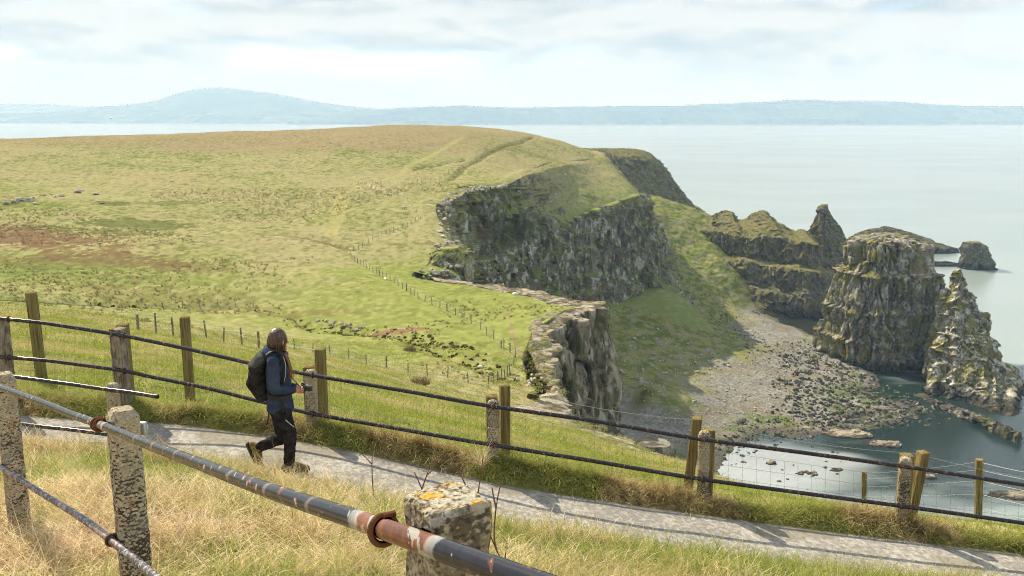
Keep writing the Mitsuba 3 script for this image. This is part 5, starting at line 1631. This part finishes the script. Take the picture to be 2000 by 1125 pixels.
def chain(joints, radii, edge=0.02, rounds=8, scale=None):
    """hulls between following spheres (each a point and a radius), as one manifold"""
    parts = []
    for (a, ra), (b, rb) in zip(zip(joints[:-1], radii[:-1]), zip(joints[1:], radii[1:])):
        parts.append(MM.batch_hull([MM.sphere(ra, 24).translate(list(map(float, a))), MM.sphere(rb, 24).translate(list(map(float, b)))]))
    return MM.batch_boolean(parts, manifold3d.OpType.Add)


def ell(c, r, rot=0.0):
    return MM.sphere(1.0, 32).scale(list(map(float, r))).rotate([0, float(rot), 0]).translate(list(map(float, c)))


def finish(m, edge, rounds):
    return relaxed(m.refine_to_length(edge), edge, 2 * rounds)


def union(ms):
    return MM.batch_boolean(ms, manifold3d.OpType.Add)


# joints (near = her right side, towards the camera)
neck, head = J_(543, 694), J_(544, 665)
chest, belly, hips = J_(543, 722), J_(545, 765), J_(548, 803)
shR, elR, wrR = J_(535, 707, -.155), J_(538, 762, -.20), J_(574, 762, -.05)
shL, elL, wrL = J_(547, 707, .155), J_(556, 758, .20), J_(580, 756, .045)
hipR, knR, anR, toR = J_(550, 806, -.085), J_(567, 850, -.085), J_(565, 905, -.08), J_(580, 919, -.09)
hipL, knL, anL, toL = J_(547, 806, .085), J_(553, 855, .09), J_(505, 874, .10), J_(489, 893, .10)
gz = PATHF[np.argmin(np.hypot(PATHF[:, 0] - anR[0], PATHF[:, 1] - anR[1])), 2] + 0.012
drop = gz - (J_(566, 921, -.085)[2])
SHIFT = np.array([0, 0, drop])
names = 'neck head chest belly hips shR elR wrR shL elL wrL hipR knR anR toR hipL knL anL toL'.split()
for n_ in names:
    globals()[n_] = globals()[n_] + SHIFT
sc = 0.0056
WALKER = thing('person', 'woman in a blue hooded jacket and dark trousers walking along the path holding a camera', 'person')
scene['skin'] = plain((0.46, 0.25, 0.17), 0.55)


def cloth_fn(a, b, s=0.05):
    def fn(p, n, uv):
        return mix(a, b, smoothstep(0.3, 0.7, fbm(p.x / s, p.y / s, p.z / s, 3)))
    return fn


scene['jacket_cloth'] = {'type': 'bumpmap', 'arbitrary': mikit.proc(lambda p, n, uv: fbm(p.x / .05 + 2 * p.z, p.y / .05, p.z / .03, 3), eps=.004), 'scale': 0.022, 'bsdf': diffuse(cloth_fn((0.036, 0.050, 0.090), (0.054, 0.074, 0.124), 0.14))}
scene['trouser_cloth'] = {'type': 'bumpmap', 'arbitrary': mikit.proc(lambda p, n, uv: fbm(p.x / .06 + p.z * 3, p.y / .06, p.z / .05, 3), eps=.004), 'scale': 0.02, 'bsdf': diffuse(cloth_fn((0.018, 0.017, 0.020), (0.036, 0.034, 0.038)))}
scene['pack_cloth'] = {'type': 'bumpmap', 'arbitrary': mikit.proc(lambda p, n, uv: fbm(p.x / .05, p.y / .05, p.z / .04, 3), eps=.004), 'scale': 0.02, 'bsdf': diffuse(cloth_fn((0.020, 0.020, 0.020), (0.038, 0.038, 0.037)))}
scene['pack_lid'] = diffuse(cloth_fn((0.055, 0.062, 0.055), (0.10, 0.108, 0.098), 0.04))
scene['strap'] = plain((0.012, 0.012, 0.013), 0.7)
scene['pale_trim'] = plain((0.42, 0.43, 0.42), 0.6)
scene['boot_suede'] = diffuse(cloth_fn((0.16, 0.12, 0.055), (0.27, 0.215, 0.11), 0.03))
scene['boot_sole'] = plain((0.045, 0.04, 0.03), 0.9)


def hair_fn(p, n, uv):
    s = noise(p.x / 0.006, p.y / 0.006, p.z / 0.09)
    return mix((0.035, 0.022, 0.014), (0.105, 0.065, 0.040), smoothstep(0.25, 0.75, s))


def tail_fn(p, n, uv):
    s = noise(p.x / 0.006, p.y / 0.006, p.z / 0.09)
    return mix((0.10, 0.042, 0.018), (0.25, 0.115, 0.052), smoothstep(0.25, 0.75, s))


scene['hair'] = {'type': 'twosided', 'bsdf': {'type': 'principled', 'base_color': mikit.proc(hair_fn), 'roughness': 0.42, 'specular': 0.5}}
scene['hair_tail'] = {'type': 'twosided', 'bsdf': {'type': 'principled', 'base_color': mikit.proc(tail_fn), 'roughness': 0.45}}

# the body: one continuous figure; face turned away to the right, towards the sea
look = np.array([0.75, 0.66, -0.05])
look /= np.linalg.norm(look)
side_ = np.array([look[1], -look[0], 0])
side_ /= np.linalg.norm(side_)


def at_head(f, s, u):
    return head + look * f + side_ * s + np.array([0, 0, u])


skull = union([ell(head + [0, 0, .015], (.083, .083, .105)), MM.batch_hull([MM.sphere(.055, 20).translate(list(at_head(.035, 0, -.065))), MM.sphere(.030, 16).translate(list(at_head(.062, 0, -.095))), MM.sphere(.075, 20).translate(list(at_head(.012, 0, .01)))]),
               MM.batch_hull([MM.sphere(.010, 12).translate(list(at_head(.088, 0, .012))), MM.sphere(.014, 12).translate(list(at_head(.104, 0, -.030)))]),
               MM.batch_hull([MM.sphere(.010, 12).translate(list(at_head(.076, .022, -.060))), MM.sphere(.010, 12).translate(list(at_head(.076, -.022, -.060)))]),
               ell(at_head(0.0, .082, -.005), (.018, .014, .030)), ell(at_head(0.0, -.082, -.005), (.018, .014, .030)),
               MM.batch_hull([MM.sphere(.048, 20).translate(list(head + [-.01, 0, -.08])), MM.sphere(.055, 20).translate(list(neck + [0, 0, -.02]))])])


def hand(w, aim, curl_to, thumb_side):
    """palm and five curled fingers closed round the camera"""
    aim = aim / np.linalg.norm(aim)
    up = np.array([0, 0, 1.0])
    across = np.cross(aim, up)
    across /= np.linalg.norm(across)
    up = np.cross(across, aim)
    out = [MM.batch_hull([MM.sphere(.022, 14).translate(list(w)), MM.sphere(.021, 14).translate(list(w + aim * .055 + up * .026)), MM.sphere(.019, 14).translate(list(w + aim * .05 - up * .026))])]
    for k, (o, L) in enumerate(((.030, .028), (.011, .031), (-.009, .029), (-.027, .023))):
        b = w + aim * .055 + up * o
        c1 = b + aim * L + across * curl_to * .006
        c2 = c1 + aim * L * .35 + across * curl_to * L * .75
        c3 = c2 - aim * L * .25 + across * curl_to * L * .55
        out.append(chain([b, c1, c2, c3], [.0105, .0098, .009, .008]))
    t0 = w + aim * .018 + up * .024
    out.append(chain([t0, t0 + aim * .028 + up * .020 + across * curl_to * .012, t0 + aim * .055 + up * .022 + across * curl_to * .02], [.0125, .0105, .009]))
    return union(out)


camc = (wrR + wrL) / 2 + np.array([.085, 0, .005])
handR = hand(wrR + (camc - wrR) * .12, camc + np.array([0, -.055, 0]) - wrR, 1.0, 1)
handL = hand(wrL + (camc - wrL) * .12, camc + np.array([.02, .05, -.02]) - wrL, -1.0, 1)
body = union([skull, chain([neck, chest, belly, hips], [.055, .11, .105, .095]), chain([chest + [0, -.08, .05], shR, elR, wrR], [.06, .048, .036, .027]), chain([chest + [0, .08, .05], shL, elL, wrL], [.06, .048, .036, .027]),
              chain([hips, hipR, knR, anR, toR + [0, 0, .035]], [.08, .075, .048, .036, .024]), chain([hips, hipL, knL, anL, anL * .6 + toL * .4], [.08, .075, .048, .036, .026]), handR, handL])
obj('body', finish(body, 0.012, 6), 'skin', WALKER, smooth=True)

# jacket: torso, sleeves, standing hood
jk = union([MM.batch_hull([ell(chest + [0, 0, .055], (.118, .185, .06)), ell(chest + [.005, 0, -.05], (.135, .178, .08))]),
            MM.batch_hull([ell(chest + [.005, 0, -.05], (.135, .178, .08)), ell(belly, (.128, .160, .07))]),
            MM.batch_hull([ell(belly, (.128, .160, .07)), ell(hips + [.0, 0, .03], (.142, .175, .035))]),
            MM.batch_hull([ell(chest + [0, 0, .05], (.10, .15, .05)), ell(neck + [-.005, 0, -.015], (.085, .09, .04))]),
            chain([shR + [0, .03, .005], shR, elR, wrR - (wrR - elR) * .08], [.07, .072, .058, .043]), chain([shL + [0, -.03, .005], shL, elL, wrL - (wrL - elL) * .08], [.07, .072, .058, .043])])
jm = finish(jk, 0.014, 8)
jv = np.array(jm.vertices)
jn = np.array(jm.vertex_normals)
arm = np.minimum(polydist(jv[:, [0, 2]], np.array([shR, elR, wrR])[:, [0, 2]]), 1)
fold = nz(jv * [1, 1, 1.6], 0.055, 3, 5) * 0.020 + nz(jv, 0.022, 2, 6) * 0.007
jm.vertices = jv + jn * fold[:, None]
obj('jacket', jm, 'jacket_cloth', WALKER, smooth=True)
tt = np.linspace(0, 2 * np.pi, 40)
hood = tube(np.stack([neck[0] - .018 + .088 * np.cos(tt), neck[1] + .092 * np.sin(tt), neck[2] + .028 - .030 * np.cos(tt)], 1), .048 + .010 * np.cos(tt + 2.6), 14)
hb = finish(union([ell(neck + [-.080, 0, .022], (.080, .118, .070), 20)]), 0.012, 4)
hm = join([hood, hb])
hm.vertices = hm.vertices + hm.vertex_normals * (nz(np.array(hm.vertices), .04, 3, 15) * .018)[:, None]
obj('hood', hm, 'jacket_cloth', WALKER, smooth=True)
obj('cuff', finish(chain([wrR - (wrR - elR) * .12, wrR + (camc - wrR) * .05], [.037, .034]), .012, 3), plain((0.24, 0.05, 0.075), .8), WALKER, smooth=True)

# trousers and boots
hipw = hips + [0, 0, .02]
tk = union([MM.batch_hull([ell(hipw, (.128, .162, .05)), MM.sphere(.098, 24).translate(list(hipR)), MM.sphere(.098, 24).translate(list(hipL))]),
            chain([hipR, hipR * .45 + knR * .55, knR, knR * .5 + anR * .5, anR + [0, 0, .01]], [.103, .085, .068, .062, .056]),
            chain([hipL, hipL * .45 + knL * .55, knL, knL * .5 + anL * .5, anL * .97 + knL * .03], [.10, .085, .068, .062, .054])])
tm = finish(tk, 0.014, 7)
tv = np.array(tm.vertices)
nearknee = np.minimum.reduce([np.linalg.norm(tv - q, axis=1) for q in (knR, knL, anR, anL, hipR)])
tm.vertices = tv + np.array(tm.vertex_normals) * ((nz(tv * [1, 1, 2.2], .05, 3, 9) * .026) * (0.5 + sm(.16, .04, nearknee)))[:, None]
tr_ = obj('trousers', tm, 'trouser_cloth', WALKER, smooth=True)
z0, z1 = J_(557.5, 820, -.19) + SHIFT, J_(574.5, 834, -.175) + SHIFT
obj('zip', tube([z0, z0 * .5 + z1 * .5 - [0, .006, 0], z1], .0045, 6), 'pale_trim', tr_, smooth=True)


def boot(ankle, toe, up):
    d = toe - ankle
    up = up / np.linalg.norm(up)
    f = d - up * (d @ up)
    f /= np.linalg.norm(f)
    heel = ankle - f * .055 - up * .072
    ball = ankle + f * .125 - up * .082
    tip = ankle + f * .185 - up * .082
    shaft = chain([ankle + up * .045, ankle - up * .02], [.052, .050])
    lump = union([shaft, MM.batch_hull([MM.sphere(.038, 18).translate(list(heel + up * .02)), MM.sphere(.046, 18).translate(list(ankle - up * .01)), MM.sphere(.042, 18).translate(list(ball + up * .028)), MM.sphere(.030, 18).translate(list(tip + up * .018))])])
    side = np.cross(f, up)
    ring = []
    for a, w in ((-.095, .026), (-.06, .038), (.03, .036), (.11, .046), (.17, .042), (.215, .022)):
        for s in (-1, 1):
            for h in (-.108, -.085):
                ring.append(ankle + f * a + side * w * s + up * (h + (.012 if a > .2 else 0)))
    sole = trimesh.convex.convex_hull(np.array(ring))
    return finish(lump, .012, 4), sole


for a, t_, up in ((anR, anR + np.array([.2, .02, -.03]), np.array([-.03, 0, 1.0])), (anL, anL + np.array([.06, 0, -.20]), np.array([.93, 0, .36]))):
    up_, so = boot(a, t_, up)
    k = obj('boot', up_, 'boot_suede', WALKER, smooth=True)
    obj('sole', so, 'boot_sole', k, smooth=30)

# hair: a cap, a fall down the back of the head, and the long end blown over her front shoulder
hp = union([ell(head + [-.012, -.004, .022], (.100, .100, .118)), MM.batch_hull([ell(head + [-.02, -.01, -.01], (.098, .098, .09)), ell(head + [-.004, -.01, -.088], (.070, .080, .045))])])
cut = MM.batch_hull([MM.sphere(.066, 20).translate(list(at_head(.13, 0, -.02))), MM.sphere(.072, 20).translate(list(at_head(.14, 0, -.16)))])
hr = finish(hp - cut, 0.009, 6)
hv = np.array(hr.vertices)
ang = np.arctan2(hv[:, 1] - head[1], hv[:, 0] - head[0])
hr.vertices = hv + np.array(hr.vertex_normals) * (0.008 * np.sin(ang * 26 + 3 * nz(hv, .05, 2, 3)) * sm(.1, -.05, hv[:, 2] - head[2]) + nz(hv * [1, 1, .3], .016, 2, 4) * .012)[:, None]
obj('hair', hr, 'hair', WALKER, smooth=True)
tl = [J_(558, 690, -.05) + SHIFT, J_(563, 704, -.10) + SHIFT, J_(568, 720, -.12) + SHIFT, J_(570, 731, -.12) + SHIFT, J_(571, 736, -.11) + SHIFT]
strands = []
gg = np.random.default_rng(5)
for k in range(17):
    o = gg.normal(0, .008, 3) * [1, 1, .4]
    e = gg.normal(0, .018, 3)
    n_ = len(tl)
    strands.append(tube(dense([p + o * 1.2 + e * (i / (n_ - 1)) ** 1.5 for i, p in enumerate(tl)], 4), np.linspace(.0075, .002, (n_ - 1) * 4 + 1), 6))
obj('hair_end', join(strands), 'hair_tail', WALKER, smooth=True)

# rucksack on her back
PACK = thing('backpack', 'dark grey rucksack with a lighter lid on the walking woman’s back'.replace('’', "'"), 'backpack')
pc = [J_(512, 695), J_(505, 715), J_(505, 745), J_(515, 772)]
pc = [p + SHIFT for p in pc]
pk = union([MM.batch_hull([ell(pc[1], (.100, .150, .07)), ell(pc[2], (.105, .155, .09))]), MM.batch_hull([ell(pc[2], (.105, .155, .09)), ell(pc[3], (.078, .135, .055))])])
pm = finish(pk, .014, 5)
pv_ = np.array(pm.vertices)
pm.vertices = pv_ + np.array(pm.vertex_normals) * (nz(pv_, .06, 3, 19) * .022)[:, None]
obj('bag', pm, 'pack_cloth', PACK, smooth=True)
ld = finish(MM.batch_hull([ell(pc[0] + [.012, 0, -.002], (.075, .140, .045), 25), ell(pc[1] + [-.012, 0, .03], (.092, .150, .035))]), .012, 4)
obj('lid', ld, 'pack_lid', PACK, smooth=True)
pkt = finish(MM.batch_hull([ell(pc[2] + [-.075, -.02, .0], (.045, .115, .06)), ell(pc[3] + [-.045, -.02, .02], (.04, .10, .045))]), .014, 4)
obj('pocket', pkt, 'pack_cloth', PACK, smooth=True)


def band(points, width, thick, across):
    """a flat strap along the points"""
    P = dense(points, 5)
    t = np.gradient(P, axis=0)
    a = np.asarray(across, float) - t * ((t @ np.asarray(across, float)) / (t * t).sum(1))[:, None]
    a /= np.linalg.norm(a, axis=1, keepdims=True)
    n = np.cross(t, a)
    n /= np.linalg.norm(n, axis=1, keepdims=True)
    c = np.stack([P + a * width / 2 + n * thick / 2, P - a * width / 2 + n * thick / 2, P - a * width / 2 - n * thick / 2, P + a * width / 2 - n * thick / 2], 1)
    m = trimesh.Trimesh(c.reshape(-1, 3), tri(grid_faces(len(P), 4, True)), process=False)
    if m.volume < 0:
        m.invert()
    return m


for s in (-1, 1):
    y = s * .135
    S_ = [J_(520, 694, y) + SHIFT + [0, 0, .01], J_(538, 688, y) + SHIFT + [0, s * .0, .012], J_(550, 697, y * 1.18) + SHIFT, J_(555, 716, y * 1.42) + SHIFT, J_(553, 740, y * 1.42) + SHIFT, J_(543, 757, y * 1.25) + SHIFT, J_(524, 766, y) + SHIFT]
    k = obj('strap', band(S_, .052, .014, (0.75, s * .5, .2)), 'strap', PACK, smooth=30)
    if s < 0:
        obj('piping', band([p + np.array([.017, -.014, .004]) for p in S_[2:6]], .012, .006, (0.75, -.5, .2)), 'pale_trim', k, smooth=30)
hb_ = [J_(522, 772, -.13) + SHIFT, J_(532, 776, -.172) + SHIFT, J_(548, 778, -.178) + SHIFT, J_(560, 776, -.13) + SHIFT, J_(569, 774, 0) + SHIFT]
obj('hip_belt', band(hb_, .045, .012, (0, 0, 1)), 'strap', PACK, smooth=30)
obj('loose_strap', band([J_(553, 777, -.185) + SHIFT, J_(553, 790, -.188) + SHIFT, J_(552, 804, -.182) + SHIFT], .028, .006, (1, 0, 0)), 'strap', PACK, smooth=30)
obj('loose_strap', band([J_(524, 782, -.10) + SHIFT, J_(525, 805, -.12) + SHIFT, J_(521, 830, -.12) + SHIFT], .014, .005, (1, 0, 0)), 'strap', PACK, smooth=30)

# her camera
CAM = thing('photo_camera', 'small black camera with a lens held in both hands at the waist', 'camera')
scene['camera_black'] = {'type': 'principled', 'base_color': {'type': 'rgb', 'value': [0.014, 0.014, 0.016]}, 'roughness': 0.4}
scene['lens_glass'] = {'type': 'principled', 'base_color': {'type': 'rgb', 'value': [0.02, 0.04, 0.08]}, 'roughness': 0.1, 'specular': 0.8}
obj('housing', join([box((.052, .115, .078), camc, .008), box((.04, .045, .03), camc + [0, 0, .048], .006), trimesh.creation.cylinder(.011, .012, sections=16).apply_translation(camc + [0, -.038, .044])]), 'camera_black', CAM, 30)
lens = [(0.026, .031), (.05, .031), (.052, .034), (.075, .034), (.077, .032), (.095, .032)]
ln = obj('lens', tube([camc + [x, .006, -.002] for x, _ in lens], [r for _, r in lens], 24), 'camera_black', CAM, 40)
obj('glass', trimesh.creation.icosphere(subdivisions=2, radius=1).apply_scale([.006, .027, .027]).apply_translation(camc + [.095, .006, -.002]), 'lens_glass', ln, smooth=True)
obj('neck_strap', band([camc + [-.01, -.055, .03], J_(571, 738, -.10) + SHIFT, J_(565, 722, -.12) + SHIFT, J_(557, 703, -.10) + SHIFT], .016, .004, (0, 1, 0)), 'strap', CAM, smooth=30)
# ---------------------------------------------------------------- air
scene['sea_air'] = {'type': 'homogeneous', 'albedo': {'type': 'rgb', 'value': [0.70, 0.79, 0.89]}, 'sigma_t': {'type': 'rgb', 'value': [0.85e-4, 1.15e-4, 1.5e-4]}}
scene['haze'] = {'type': 'cube', 'to_world': T().translate([0, 12000, 272]).scale([32000, 18500, 288]), 'bsdf': {'type': 'null'}, 'interior': {'type': 'ref', 'id': 'sea_air'}}
tag('haze', kind='stuff')
scene['camera']['medium'] = {'type': 'ref', 'id': 'sea_air'}
